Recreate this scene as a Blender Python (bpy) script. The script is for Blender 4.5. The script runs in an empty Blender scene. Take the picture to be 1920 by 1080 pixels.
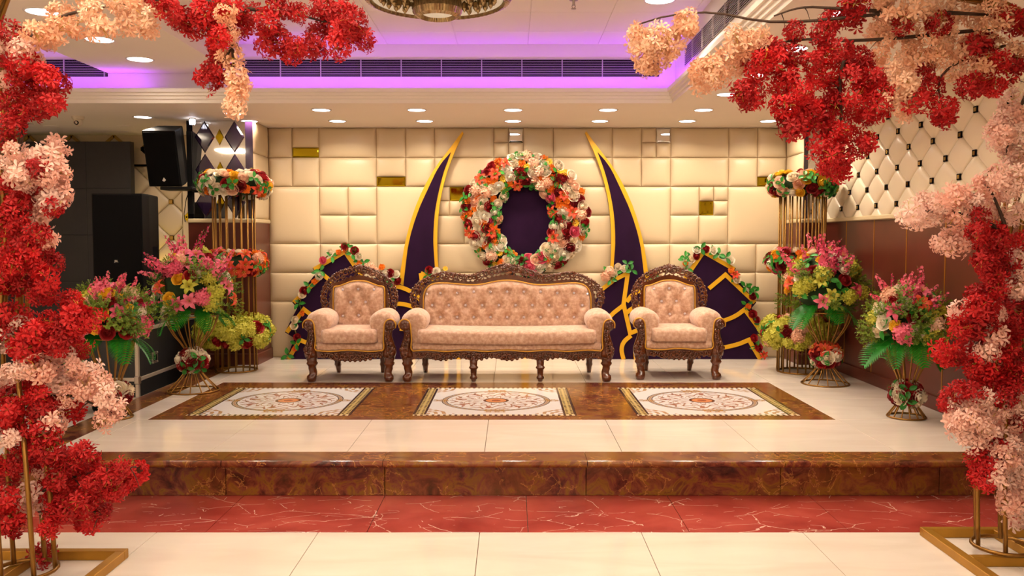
import bpy, bmesh, math, random
from mathutils import Vector, Quaternion, Matrix
R = random.Random(7)
scene = bpy.context.scene
COL = scene.collection
PI = math.pi

# ------------------------------------------------------------------ camera, world, big lights, exposure
F = 1640.0            # focal length in pixels of the 1920 x 1080 frame
CAM_H = 1.446
PIT = math.atan(90 / F)
CP, SP = math.cos(PIT), math.sin(PIT)
cd = bpy.data.cameras.new('camera')
cd.sensor_width = 36.0
cd.lens = 36.0 * F / 1920.0
cd.clip_start = 0.05
cam = bpy.data.objects.new('camera', cd)
COL.objects.link(cam)
cam.location = (0, 0, CAM_H)
cam.rotation_euler = (PI / 2 - PIT, 0, 0)
scene.camera = cam

w = bpy.data.worlds.new('world')
scene.world = w
w.use_nodes = True
w.node_tree.nodes['Background'].inputs[0].default_value = (1.0, 0.8, 0.58, 1)
w.node_tree.nodes['Background'].inputs[1].default_value = 0.15

vs = scene.view_settings
vs.view_transform = 'Standard'
vs.look = 'None'
vs.gamma = 1
vs.use_curve_mapping = False
vs.exposure = 0.11
scene.cycles.use_denoising = True
scene.cycles.max_bounces = 5
scene.cycles.diffuse_bounces = 3
scene.cycles.glossy_bounces = 3
scene.cycles.use_adaptive_sampling = True
scene.cycles.adaptive_threshold = 0.08
scene.cycles.use_light_tree = False
scene.cycles.light_sampling_threshold = 0.03
scene.cycles.sample_clamp_indirect = 4.0
scene.cycles.caustics_reflective = False
scene.cycles.caustics_refractive = False

WARM = (1.0, 0.82, 0.62)
HALL_W = 22.5         # ceiling lights of the hall behind the camera
SPOT_W = 7.8          # each downlight
CEIL = 3.12
SOFF = 2.606
ST = 0.216            # stage height


def light(name, kind, loc, energy, color, size=0.1, size_y=None, rot=(0, 0, 0), spread=None, parent=None):
    l = bpy.data.lights.new(name, kind)
    l.energy = energy
    l.color = color
    if kind == 'AREA':
        l.shape = 'RECTANGLE' if size_y else 'DISK'
        l.size = size
        if size_y:
            l.size_y = size_y
        if spread:
            l.spread = spread
    else:
        l.shadow_soft_size = size
    o = bpy.data.objects.new(name, l)
    COL.objects.link(o)
    o.location = loc
    o.rotation_euler = rot
    if parent:
        o.parent = parent
    return o


# ceiling panels of the hall behind the photographer
for hx in (-5.2, -1.9, -0.5, 0.9):
    for hy in (-4.0, -1.6, 0.8, 3.0):
        light('hall_ceiling_lamp', 'AREA', (hx, hy, CEIL - 0.02), HALL_W, WARM, 0.5, 0.5)
for hx in (-1.7, -0.45, 0.8):  # unseen tray lamps, added to brighten the cornice and soffit
    light('tray_fill_lamp', 'AREA', (hx, 4.7, CEIL - 0.02), HALL_W * 0.3, WARM, 0.3, 0.3)
# violet strips lying in the ceiling coves
VIO = (0.38, 0.05, 1.0)
light('cove_strip_lamp', 'AREA', (-0.5, 7.475, 2.728), 7.5, VIO, 3.7, 0.03, (PI - 0.2, 0, 0))
light('cove_strip_lamp', 'AREA', (-4.9, 7.475, 2.728), 6.5, VIO, 3.6, 0.03, (PI - 0.2, 0, 0))
light('cove_strip_lamp', 'AREA', (1.36, 7.1, 2.728), 2.2, VIO, 0.03, 0.7, (PI, 0.35, 0))

# ------------------------------------------------------------------ helpers


def at(px, py, Y):
    """World point on the vertical plane at distance Y, measured in the photograph."""
    u = (px - 959) / F
    v = (540 - py) / F
    dy = CP + v * SP
    t = Y / dy
    return Vector((u * t, Y, CAM_H + (-SP + v * CP) * t))


def lin(r, g, b):
    def f(c):
        c /= 255.0
        return c / 12.92 if c <= 0.04045 else ((c + 0.055) / 1.055) ** 2.4
    return (f(r), f(g), f(b), 1.0)


class MB:
    def __init__(self):
        self.v = []
        self.f = []
        self.m = []
        self.s = []

    def add(self, verts, faces, mi=0, smooth=False):
        n = len(self.v)
        self.v += [tuple(p) for p in verts]
        for f in faces:
            self.f.append(tuple(i + n for i in f))
            self.m.append(mi)
            self.s.append(smooth)
        return self

    def box(self, x0, x1, y0, y1, z0, z1, mi=0):
        return self.add([(x0, y0, z0), (x1, y0, z0), (x1, y1, z0), (x0, y1, z0), (x0, y0, z1), (x1, y0, z1), (x1, y1, z1), (x0, y1, z1)],
                        [(0, 3, 2, 1), (4, 5, 6, 7), (0, 1, 5, 4), (1, 2, 6, 5), (2, 3, 7, 6), (3, 0, 4, 7)], mi)

    def cbox(self, x0, x1, y0, y1, z0, z1, c=0.003, mi=0):
        """box with chamfered edges"""
        cx, cy, cz = (x0 + x1) / 2, (y0 + y1) / 2, (z0 + z1) / 2
        bm = bmesh.new()
        bmesh.ops.create_cube(bm, size=1)
        bmesh.ops.scale(bm, vec=(x1 - x0, y1 - y0, z1 - z0), verts=bm.verts)
        c = min(c, 0.45 * min(x1 - x0, y1 - y0, z1 - z0))
        bmesh.ops.bevel(bm, geom=bm.edges[:] + bm.verts[:], offset=c, segments=1, affect='EDGES')
        bm.verts.index_update()
        self.add([(v.co.x + cx, v.co.y + cy, v.co.z + cz) for v in bm.verts], [[v.index for v in f.verts] for f in bm.faces], mi)
        bm.free()
        return self

    def tube(self, pts, rad, n=8, mi=0, caps=True, closed=False):
        pts = [Vector(p) for p in pts]
        k = len(pts)
        rads = rad if isinstance(rad, (list, tuple)) else [rad] * k
        verts = []
        up = None
        for i, p in enumerate(pts):
            if closed:
                d = pts[(i + 1) % k] - pts[i - 1]
            else:
                d = pts[min(i + 1, k - 1)] - pts[max(i - 1, 0)]
            if d.length < 1e-9:
                d = Vector((0, 0, 1))
            d.normalize()
            if up is None:
                up = d.orthogonal().normalized()
            else:
                up = up - d * up.dot(d)
                if up.length < 1e-6:
                    up = d.orthogonal()
                up.normalize()
            side = d.cross(up)
            for j in range(n):
                a = 2 * PI * j / n
                verts.append(p + (up * math.cos(a) + side * math.sin(a)) * rads[i])
        faces = []
        for i in range(k if closed else k - 1):
            b = (i + 1) % k
            for j in range(n):
                faces.append((i * n + j, i * n + (j + 1) % n, b * n + (j + 1) % n, b * n + j))
        if caps and not closed:
            faces.append(tuple(range(n))[::-1])
            faces.append(tuple((k - 1) * n + j for j in range(n)))
        return self.add(verts, faces, mi, True)

    def lathe(self, prof, n=24, c=(0, 0, 0), mi=0, smooth=True, flute=0.0):
        verts = []
        for r, z in prof:
            for j in range(n):
                a = 2 * PI * j / n
                rr = r * (1 + (flute if j % 2 else 0))
                verts.append((c[0] + rr * math.cos(a), c[1] + rr * math.sin(a), c[2] + z))
        faces = []
        for i in range(len(prof) - 1):
            for j in range(n):
                faces.append((i * n + j, i * n + (j + 1) % n, (i + 1) * n + (j + 1) % n, (i + 1) * n + j))
        return self.add(verts, faces, mi, smooth)

    def loft(self, rings, mi=0, caps=True, smooth=True):
        n = len(rings[0])
        verts = [p for r in rings for p in r]
        faces = []
        for i in range(len(rings) - 1):
            for j in range(n):
                faces.append((i * n + j, i * n + (j + 1) % n, (i + 1) * n + (j + 1) % n, (i + 1) * n + j))
        if caps:
            faces.append(tuple(range(n))[::-1])
            faces.append(tuple((len(rings) - 1) * n + j for j in range(n)))
        return self.add(verts, faces, mi, smooth)

    def grid(self, fn, nu, nv, mi=0, smooth=True, us=None, vs_=None):
        us = us or [i / nu for i in range(nu + 1)]
        vs_ = vs_ or [i / nv for i in range(nv + 1)]
        nu, nv = len(us) - 1, len(vs_) - 1
        verts = [fn(u, v) for v in vs_ for u in us]
        faces = [(j * (nu + 1) + i, j * (nu + 1) + i + 1, (j + 1) * (nu + 1) + i + 1, (j + 1) * (nu + 1) + i) for j in range(nv) for i in range(nu)]
        return self.add(verts, faces, mi, smooth)

    def prism_xz(self, poly, y0, y1, mi=0):
        """polygon given as (x, z), extruded from y0 (front) to y1"""
        a = sum(poly[i][0] * poly[(i + 1) % len(poly)][1] - poly[(i + 1) % len(poly)][0] * poly[i][1] for i in range(len(poly)))
        if a < 0:
            poly = poly[::-1]
        n = len(poly)
        verts = [(x, y0, z) for x, z in poly] + [(x, y1, z) for x, z in poly]
        faces = [tuple(range(n)), tuple(range(2 * n - 1, n - 1, -1))]
        for i in range(n):
            j = (i + 1) % n
            faces.append((j, i, i + n, j + n))
        return self.add(verts, faces, mi)

    def strip_xz(self, pts, wd, y0, y1, mi=0):
        """flat bar of width wd along a polyline in the x-z plane with mitred corners"""
        pts = [Vector((p[0], p[1])) for p in pts]
        L, Rr = [], []
        for i, p in enumerate(pts):
            d0 = (p - pts[i - 1]).normalized() if i > 0 else None
            d1 = (pts[i + 1] - p).normalized() if i < len(pts) - 1 else None
            if d0 is None:
                d0 = d1
            if d1 is None:
                d1 = d0
            n0 = Vector((-d0.y, d0.x))
            n1 = Vector((-d1.y, d1.x))
            m = (n0 + n1).normalized()
            k = wd / 2 / max(0.35, m.dot(n1))
            L.append(p + m * k)
            Rr.append(p - m * k)
        return self.prism_xz([(q.x, q.y) for q in L] + [(q.x, q.y) for q in Rr[::-1]], y0, y1, mi)

    def sphere(self, c, r, nu=8, nv=6, mi=0):
        rx, ry, rz = r if isinstance(r, (list, tuple)) else (r, r, r)
        verts = []
        for j in range(nv + 1):
            t = PI * j / nv
            for i in range(nu):
                a = 2 * PI * i / nu
                verts.append((c[0] + rx * math.sin(t) * math.cos(a), c[1] + ry * math.sin(t) * math.sin(a), c[2] + rz * math.cos(t)))
        faces = [(j * nu + i, (j + 1) * nu + i, (j + 1) * nu + (i + 1) % nu, j * nu + (i + 1) % nu) for j in range(nv) for i in range(nu)]
        return self.add(verts, faces, mi, True)

    def mesh(self, name, mats):
        me = bpy.data.meshes.new(name)
        me.from_pydata(self.v, [], self.f)
        for m in (mats if isinstance(mats, (list, tuple)) else [mats]):
            me.materials.append(m)
        me.polygons.foreach_set('material_index', self.m)
        me.polygons.foreach_set('use_smooth', self.s)
        me.update()
        return me

    def obj(self, name, mats, parent=None, loc=None):
        me = self.mesh(name, mats)
        return link(name, me, parent, loc)


def link(name, me, parent=None, loc=None):
    o = bpy.data.objects.new(name, me)
    COL.objects.link(o)
    if parent:
        o.parent = parent
    if loc is not None:
        o.location = loc
    return o


def tag(o, label, cat, group=None, kind=None):
    o['label'] = label
    if cat:
        o['category'] = cat
    if group:
        o['group'] = group
    if kind:
        o['kind'] = kind
    return o


def thing(name, label, cat, loc=(0, 0, 0), group=None, kind=None):
    o = bpy.data.objects.new(name, None)
    o.empty_display_size = 0.1
    COL.objects.link(o)
    o.location = loc
    return tag(o, label, cat, group, kind)


def place(name, me, parent, pos, normal, scale=1.0, spin=None):
    """a flower or leaf: mesh axis +Z turned towards normal"""
    o = bpy.data.objects.new(name, me)
    COL.objects.link(o)
    o.parent = parent
    base = parent.location if parent else Vector()
    o.location = Vector(pos) - base
    q = Vector(normal).normalized().to_track_quat('Z', 'Y')
    q = q @ Quaternion((0, 0, 1), R.uniform(0, 2 * PI) if spin is None else spin)
    o.rotation_mode = 'QUATERNION'
    o.rotation_quaternion = q
    o.scale = (scale, scale, scale)
    return o


# ------------------------------------------------------------------ materials
def new_mat(name):
    m = bpy.data.materials.new(name)
    m.use_nodes = True
    nt = m.node_tree
    return m, nt, nt.nodes['Principled BSDF']


class X:
    """tiny arithmetic on shader sockets"""
    nt = None

    def __init__(self, s):
        self.s = s

    @staticmethod
    def m(op, *a):
        n = X.nt.nodes.new('ShaderNodeMath')
        n.operation = op
        for i, q in enumerate(a):
            if isinstance(q, X):
                X.nt.links.new(q.s, n.inputs[i])
            else:
                n.inputs[i].default_value = q
        return X(n.outputs[0])

    def __add__(self, o): return X.m('ADD', self, o)
    def __radd__(self, o): return X.m('ADD', o, self)
    def __sub__(self, o): return X.m('SUBTRACT', self, o)
    def __rsub__(self, o): return X.m('SUBTRACT', o, self)
    def __mul__(self, o): return X.m('MULTIPLY', self, o)
    def __rmul__(self, o): return X.m('MULTIPLY', o, self)
    def abs(self): return X.m('ABSOLUTE', self)
    def sin(self): return X.m('SINE', self)
    def gt(self, o): return X.m('GREATER_THAN', self, o)
    def lt(self, o): return X.m('LESS_THAN', self, o)
    def max(self, o): return X.m('MAXIMUM', self, o)
    def min(self, o): return X.m('MINIMUM', self, o)


def mix(nt, fac, a, b):
    n = nt.nodes.new('ShaderNodeMix')
    n.data_type = 'RGBA'
    for s, q in ((n.inputs[0], fac), (n.inputs[6], a), (n.inputs[7], b)):
        if isinstance(q, X):
            nt.links.new(q.s, s)
        elif hasattr(q, 'is_linked'):
            nt.links.new(q, s)
        else:
            s.default_value = q
    return n.outputs[2]


def coords(nt, kind='Object'):
    return nt.nodes.new('ShaderNodeTexCoord').outputs[kind]


def noise(nt, vec, scale, detail=3, dist=0.0, rough=0.5):
    n = nt.nodes.new('ShaderNodeTexNoise')
    n.inputs['Scale'].default_value = scale
    n.inputs['Detail'].default_value = detail
    n.inputs['Distortion'].default_value = dist
    n.inputs['Roughness'].default_value = rough
    nt.links.new(vec, n.inputs['Vector'])
    return n.outputs['Fac'], n.outputs['Color']


def ramp(nt, fac, stops):
    n = nt.nodes.new('ShaderNodeValToRGB')
    e = n.color_ramp.elements
    while len(e) < len(stops):
        e.new(0.5)
    for i, (p, c) in enumerate(stops):
        e[i].position = p
        e[i].color = c
    nt.links.new(fac.s if isinstance(fac, X) else fac, n.inputs[0])
    return n.outputs[0]


def bump(nt, b, h, strength, dist=0.01):
    n = nt.nodes.new('ShaderNodeBump')
    n.inputs['Strength'].default_value = strength
    n.inputs['Distance'].default_value = dist
    nt.links.new(h, n.inputs['Height'])
    nt.links.new(n.outputs[0], b.inputs['Normal'])


def simple(name, c, rough=0.5, metal=0.0, var=0.0, scale=8.0, spec=0.5, bmp=0.0, coat=0.0, c2=None, bscale=None):
    m, nt, b = new_mat(name)
    b.inputs['Roughness'].default_value = rough
    b.inputs['Metallic'].default_value = metal
    b.inputs['Specular IOR Level'].default_value = spec
    b.inputs['Coat Weight'].default_value = coat
    b.inputs['Coat Roughness'].default_value = 0.1
    co = coords(nt)
    f, _ = noise(nt, co, scale, 4)
    if c2 is None:
        k = 1 - var if var else 0.96
        c2 = (c[0] * k, c[1] * k, c[2] * k, 1)
    col = ramp(nt, f, [(0.35, c2), (0.65, c)])
    nt.links.new(col, b.inputs['Base Color'])
    if bmp:
        g, _ = noise(nt, co, bscale or scale * 6, 3)
        bump(nt, b, g, bmp)
    return m


def brown_marble(name):
    """brecciated stone: maroon and ochre lumps with fine golden veins"""
    m, nt, b = new_mat(name)
    geo = nt.nodes.new('ShaderNodeNewGeometry').outputs['Position']
    f, fc = noise(nt, geo, 7.5, 8, 0.9, 0.66)
    base = ramp(nt, f, [(0.32, lin(46, 18, 15)), (0.43, lin(94, 42, 32)), (0.50, lin(122, 64, 44)), (0.56, lin(132, 92, 30)), (0.62, lin(106, 58, 36)), (0.75, lin(78, 32, 27))])
    g, _ = noise(nt, geo, 2.2, 3, 0.4)
    base = mix(nt, ramp(nt, g, [(0.42, (0, 0, 0, 1)), (0.66, (0.4, 0.4, 0.4, 1))]), base, lin(140, 94, 38))
    mp = nt.nodes.new('ShaderNodeVectorMath')
    mp.operation = 'MULTIPLY_ADD'
    nt.links.new(fc, mp.inputs[0])
    mp.inputs[1].default_value = (0.16, 0.16, 0.16)
    nt.links.new(geo, mp.inputs[2])
    vo = nt.nodes.new('ShaderNodeTexVoronoi')
    vo.feature = 'DISTANCE_TO_EDGE'
    vo.inputs['Scale'].default_value = 11
    nt.links.new(mp.outputs[0], vo.inputs['Vector'])
    X.nt = nt
    f3, _ = noise(nt, geo, 3.1, 3)
    mk = X(vo.outputs['Distance']).lt(0.022) * X(f3).gt(0.5) * 0.5
    c = mix(nt, mk, base, lin(206, 150, 76))
    nt.links.new(c, b.inputs['Base Color'])
    b.inputs['Roughness'].default_value = 0.16
    return m


def red_marble():
    m, nt, b = new_mat('red_marble')
    geo = nt.nodes.new('ShaderNodeNewGeometry').outputs['Position']
    f, fc = noise(nt, geo, 2.0, 5, 0.5)
    col = ramp(nt, f, [(0.3, lin(142, 50, 44)), (0.55, lin(172, 72, 62)), (0.75, lin(190, 92, 78))])
    X.nt = nt
    for k, (sc, th, ms, warp) in enumerate(((2.2, 0.0045, 0.47, 0.32), (4.6, 0.006, 0.56, 0.22))):
        mp = nt.nodes.new('ShaderNodeVectorMath')
        mp.operation = 'MULTIPLY_ADD'
        nt.links.new(fc, mp.inputs[0])
        mp.inputs[1].default_value = (warp, warp, warp)
        sc_ = nt.nodes.new('ShaderNodeMapping')
        sc_.inputs['Scale'].default_value = (1.0, 2.0, 1.0)
        sc_.inputs['Rotation'].default_value = (0, 0, 0.25 - 0.6 * k)
        nt.links.new(geo, sc_.inputs['Vector'])
        nt.links.new(sc_.outputs[0], mp.inputs[2])
        vo = nt.nodes.new('ShaderNodeTexVoronoi')
        vo.feature = 'DISTANCE_TO_EDGE'
        vo.inputs['Scale'].default_value = sc
        nt.links.new(mp.outputs[0], vo.inputs['Vector'])
        f2, _ = noise(nt, geo, 5 + 3 * k, 4)
        v = X(vo.outputs['Distance']).lt(th) * X(f2).gt(ms) * 0.75
        col = mix(nt, v, col, lin(240, 205, 186))
    nt.links.new(col, b.inputs['Base Color'])
    b.inputs['Roughness'].default_value = 0.15
    return m


def tile_mat():
    m, nt, b = new_mat('cream_tile')
    geo = nt.nodes.new('ShaderNodeNewGeometry').outputs['Position']
    mp = nt.nodes.new('ShaderNodeMapping')
    mp.inputs['Scale'].default_value = (0.7, 3.0, 1)
    nt.links.new(geo, mp.inputs['Vector'])
    f, _ = noise(nt, mp.outputs[0], 2.0, 5, 0.8)
    c = ramp(nt, f, [(0.3, lin(226, 212, 198)), (0.7, lin(237, 226, 214))])
    nt.links.new(c, b.inputs['Base Color'])
    b.inputs['Roughness'].default_value = 0.09
    b.inputs['Specular IOR Level'].default_value = 0.42
    return m


def medallion_mat():
    m, nt, b = new_mat('medallion_tile')
    X.nt = nt
    sp = nt.nodes.new('ShaderNodeSeparateXYZ')
    nt.links.new(coords(nt), sp.inputs[0])
    hx = X(sp.outputs[0]) * (1 / 0.5775)
    hy = X(sp.outputs[1]) * (1 / 0.58)
    ax, ay = hx.abs(), hy.abs()
    r = X.m('SQRT', hx * hx + hy * hy)
    th = X.m('ARCTAN2', hy, hx)
    white = lin(226, 222, 222)
    gold = lin(176, 128, 66)
    dark = lin(62, 46, 46)
    brown = lin(150, 88, 50)
    c = white
    # scroll work inside the ring
    s1 = (th * 10 + (r * 22).sin() * 2.4).sin().abs().lt(0.24) * r.lt(0.60) * r.gt(0.20)
    s2 = ((r * 34 + (th * 12).sin() * 2.6).sin()).gt(0.70) * r.lt(0.62) * r.gt(0.18)
    c = mix(nt, s1 * 0.75, c, gold)
    c = mix(nt, s2 * 0.8, c, brown)
    s3 = ((th * 4 + 0.78).sin().abs().lt(0.25)) * r.lt(0.55) * r.gt(0.40)
    c = mix(nt, s3 * 0.8, c, lin(160, 84, 44))
    c = mix(nt, r.lt(0.17), c, lin(104, 58, 34))
    c = mix(nt, r.lt(0.135), c, lin(206, 138, 92))
    c = mix(nt, r.lt(0.06), c, lin(176, 92, 56))
    # ring
    c = mix(nt, r.gt(0.65) * r.lt(0.72), c, lin(176, 160, 150))
    c = mix(nt, (r - 0.655).abs().lt(0.006), c, dark)
    c = mix(nt, (r - 0.715).abs().lt(0.006), c, dark)
    c = mix(nt, (r - 0.685).abs().lt(0.012) * (th * 60).sin().gt(0.0), c, gold)
    # palmettes on the axes and points left and right
    pal = ((ax.lt(0.13) * (ay - 0.70).abs().lt(0.11)).max(ay.lt(0.07) * (ax - 0.73).abs().lt(0.10)))
    tex = ((hx * 60).sin() * (hy * 55).sin()).gt(-0.15)
    c = mix(nt, pal * tex * 0.9, c, gold)
    c = mix(nt, ay.lt(0.008) * (ax - 0.80).abs().lt(0.08), c, dark)
    # corner sprays
    cr = X.m('SQRT', (ax - 0.84) * (ax - 0.84) + (ay - 0.88) * (ay - 0.88))
    spray = ((ax + ay).gt(1.38)) * ((cr * 62).sin() + (hx * 75).sin() * 0.7).gt(0.1) * ax.lt(0.84) * ay.lt(0.9)
    c = mix(nt, spray * 0.85, c, gold)
    # border: key bands left and right, rope bands front and back
    side = ax.gt(0.845)
    c = mix(nt, side, c, lin(196, 172, 112))
    c = mix(nt, side * (hy * 70).sin().gt(0.1) * ((ax - 0.893).abs().lt(0.014)).max((ax - 0.950).abs().lt(0.014)), c, dark)
    c = mix(nt, (ax - 0.856).abs().lt(0.014), c, dark)
    c = mix(nt, (ax - 0.984).abs().lt(0.014), c, dark)
    rope = ay.gt(0.935)
    c = mix(nt, rope, c, lin(225, 208, 170))
    c = mix(nt, rope * (hx * 90).sin().gt(0.1), c, dark)
    nt.links.new(c, b.inputs['Base Color'])
    b.inputs['Roughness'].default_value = 0.12
    return m


def fabric_mat():
    m, nt, b = new_mat('rose_velvet_fabric')
    co = coords(nt)
    f, _ = noise(nt, co, 34, 4, 0.0, 0.6)
    c = ramp(nt, f, [(0.34, lin(176, 134, 108)), (0.5, lin(194, 155, 130)), (0.66, lin(212, 178, 154))])
    nt.links.new(c, b.inputs['Base Color'])
    b.inputs['Roughness'].default_value = 0.75
    b.inputs['Sheen Weight'].default_value = 0.35
    g, _ = noise(nt, co, 160, 2)
    bump(nt, b, g, 0.12, 0.004)
    return m


def petal(name, c1, c2, trans=0.25, rough=0.6):
    """two tones spread by the flower (per-object) and within it"""
    m, nt, b = new_mat(name)
    info = nt.nodes.new('ShaderNodeObjectInfo').outputs['Random']
    f, _ = noise(nt, coords(nt), 34, 2)
    X.nt = nt
    k = X(info) * 0.45 + X(f) * 0.75 - 0.1
    c = ramp(nt, k, [(0.15, c1), (0.85, c2)])
    nt.links.new(c, b.inputs['Base Color'])
    b.inputs['Roughness'].default_value = rough
    tr = nt.nodes.new('ShaderNodeBsdfTranslucent')
    nt.links.new(c, tr.inputs[0])
    mx = nt.nodes.new('ShaderNodeMixShader')
    mx.inputs[0].default_value = trans
    nt.links.new(b.outputs[0], mx.inputs[1])
    nt.links.new(tr.outputs[0], mx.inputs[2])
    nt.links.new(mx.outputs[0], nt.nodes['Material Output'].inputs[0])
    return m


def emit(name, c, strength):
    m, nt, b = new_mat(name)
    b.inputs['Base Color'].default_value = (0.8, 0.8, 0.8, 1)
    b.inputs['Emission Color'].default_value = c
    b.inputs['Emission Strength'].default_value = strength
    return m


M = {}
M['tile'] = tile_mat()
M['brown'] = brown_marble('brown_marble')
M['red'] = red_marble()
M['medal'] = medallion_mat()
M['grout'] = simple('grey_grout', lin(180, 162, 142), 0.8)
M['leather'] = simple('cream_leather', lin(219, 198, 162), 0.34, var=0.03, scale=3, bmp=0.03, bscale=90)
M['leather_r'] = simple('ivory_leather', lin(242, 226, 198), 0.30, var=0.03, scale=3)
M['wallbase'] = simple('tan_wall', lin(176, 140, 98), 0.7)
M['paint'] = simple('cream_paint', lin(250, 240, 226), 0.6, var=0.02, scale=1.5)
M['white_paint'] = simple('white_paint', lin(248, 239, 226), 0.55, var=0.02, scale=1.5)
M['gold_mirror'] = simple('gold_mirror_glass', lin(172, 150, 30), 0.04, 1.0)
M['mirror'] = simple('silver_mirror_glass', lin(226, 226, 224), 0.03, 1.0)
M['bronze'] = simple('bronze_mirror_glass', lin(150, 122, 62), 0.08, 1.0)
M['dark_glass'] = simple('violet_black_glass', lin(38, 22, 48), 0.06, 0.0, spec=0.8)
M['wainscot'] = simple('maroon_laminate', lin(100, 46, 34), 0.3, var=0.25, scale=2.5, spec=0.35)
M['goldstrip'] = simple('brass_strip', lin(206, 150, 60), 0.30, 0.85)
M['ledge'] = simple('cream_ledge', lin(226, 206, 166), 0.35)
M['slat'] = simple('aluminium_slat', lin(190, 176, 180), 0.5, 0.2)
M['dark'] = simple('dark_recess', lin(14, 11, 15), 0.9, spec=0.1)
M['lamp'] = emit('downlight_glow', (0.93, 0.91, 1.0, 1), 9.0)
M['lamp_ring'] = simple('white_ring', lin(238, 232, 224), 0.4)
M['fabric'] = fabric_mat()
M['piping'] = simple('gold_piping', lin(206, 150, 46), 0.4, 0.2)
M['wood'] = simple('carved_walnut', lin(100, 48, 18), 0.2, var=0.4, scale=14, coat=0.5)
M['crystal'] = simple('crystal_button', lin(240, 236, 250), 0.06, 0.35, spec=1.0)
M['velvet'] = simple('aubergine_velvet', lin(40, 16, 46), 0.9, var=0.2, scale=6, spec=0.12)
M['goldtrim'] = simple('yellow_gold_trim', lin(228, 172, 16), 0.5, 0.1, var=0.06)
M['goldmetal'] = simple('antique_gold_metal', lin(150, 108, 48), 0.34, 0.75, var=0.15)
M['goldframe'] = simple('gold_painted_tube', lin(182, 132, 40), 0.38, 0.55, var=0.15)
M['black'] = simple('black_speaker_paint', lin(9, 9, 10), 0.6, spec=0.2, var=0.15, scale=30, bmp=0.1, bscale=300)
M['grille'] = simple('black_speaker_grille', lin(6, 6, 7), 0.8, var=0.2, scale=60, spec=0.12)
M['case'] = simple('black_laminate', lin(24, 26, 30), 0.5, var=0.1)
M['alu'] = simple('aluminium_edge', lin(196, 184, 168), 0.4, 0.45)
M['screen'] = simple('dark_grey_screen', lin(56, 54, 53), 0.6, spec=0.25, var=0.06, scale=20)
M['steel'] = simple('brushed_steel', lin(180, 170, 160), 0.3, 0.9)
M['logo'] = simple('white_print', lin(230, 220, 205), 0.5)
M['smoke'] = simple('smoky_crystal', lin(186, 158, 112), 0.14, 0.6, var=0.4, scale=40)
M['goldplate'] = simple('polished_gold_plate', lin(176, 142, 90), 0.08, 1.0)
M['chand_led'] = emit('warm_led', (1.0, 0.86, 0.55, 1), 0.2)
M['plastic'] = simple('ivory_plastic', lin(225, 210, 185), 0.4)
# petals
M['cream_p'] = petal('cream_petal', lin(246, 222, 184), lin(255, 248, 232))
M['red_p'] = petal('deep_red_petal', lin(112, 8, 16), lin(176, 20, 28), 0.15)
M['orange_p'] = petal('orange_petal', lin(226, 96, 10), lin(250, 150, 30))
M['blush_p'] = petal('blush_petal', lin(240, 176, 140), lin(250, 214, 186))
M['coral_p'] = petal('coral_petal', lin(206, 52, 24), lin(240, 98, 56))
M['pink_p'] = petal('pink_petal', lin(222, 66, 104), lin(244, 128, 150))
M['magenta_p'] = petal('magenta_petal', lin(160, 22, 72), lin(206, 52, 98))
M['yellow_p'] = petal('yellow_petal', lin(226, 160, 20), lin(246, 204, 50))
M['lime_p'] = petal('lime_petal', lin(176, 176, 40), lin(220, 214, 88))
M['leaf'] = petal('green_leaf', lin(20, 98, 24), lin(60, 158, 50), 0.2, 0.45)
M['frond'] = petal('bright_frond', lin(14, 104, 24), lin(44, 150, 36), 0.2, 0.4)
M['fern'] = petal('olive_fern', lin(84, 112, 26), lin(138, 160, 52), 0.3)
M['foam'] = simple('dark_green_moss', lin(30, 58, 22), 0.9, var=0.4, scale=30)
M['blossom_red'] = petal('crimson_blossom', lin(150, 8, 14), lin(222, 32, 36), 0.3)
M['blossom_pink'] = petal('blush_blossom', lin(246, 188, 168), lin(255, 230, 218), 0.35)
M['blossom_peach'] = petal('peach_blossom', lin(246, 188, 148), lin(255, 224, 196), 0.35)
M['stamen'] = simple('yellow_green_stamen', lin(206, 176, 60), 0.6)
M['twig'] = simple('brown_twig', lin(70, 48, 34), 0.7, var=0.3, scale=20)
M['stem'] = simple('olive_stem', lin(112, 104, 40), 0.6, var=0.3, scale=20)

# ------------------------------------------------------------------ the setting: floors
XL, XR = -7.0, 3.08          # hall sides
YB, YREAR = 9.14, -6.0
G = 0.0015                    # half joint
floor = MB().box(XL, XR + 0.2, YREAR, 10.0, -0.12, -0.012).obj('floor', M['grout'])
tag(floor, 'polished cream tiled hall floor in front of the stage', 'floor', kind='structure')
xs_t = [-0.96 + 0.8 * k for k in range(-8, 6)]
xs_t = [XL] + [x for x in xs_t if XL + 0.1 < x < XR - 0.1] + [XR]


def tiles(parent, xs, ys, z, mat, name='floor_tile', skip=None):
    for i in range(len(xs) - 1):
        for j in range(len(ys) - 1):
            if skip and skip((xs[i] + xs[i + 1]) / 2, (ys[j] + ys[j + 1]) / 2):
                continue
            MB().cbox(xs[i] + G, xs[i + 1] - G, ys[j] + G, ys[j + 1] - G, z - 0.012, z, 0.001).obj(name, mat, parent)


tiles(floor, xs_t, [-1.34 + 0.8 * k for k in range(8)], 0, M['tile'])
MB().box(XL, XR, YREAR, -1.34, -0.012, 0).obj('floor_rear', M['tile'], floor)
xs_r = [x + 0.24 for x in xs_t[1:-1]]
xs_r = [-2.95] + [x for x in xs_r if -2.9 < x < XR - 0.1] + [XR]
tiles(floor, xs_r, [4.262, 4.90], 0, M['red'], 'red_marble_tile')
MB().box(XL, -2.95, 4.26, 10.0, -0.012, 0).obj('floor_side', M['tile'], floor)

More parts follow.
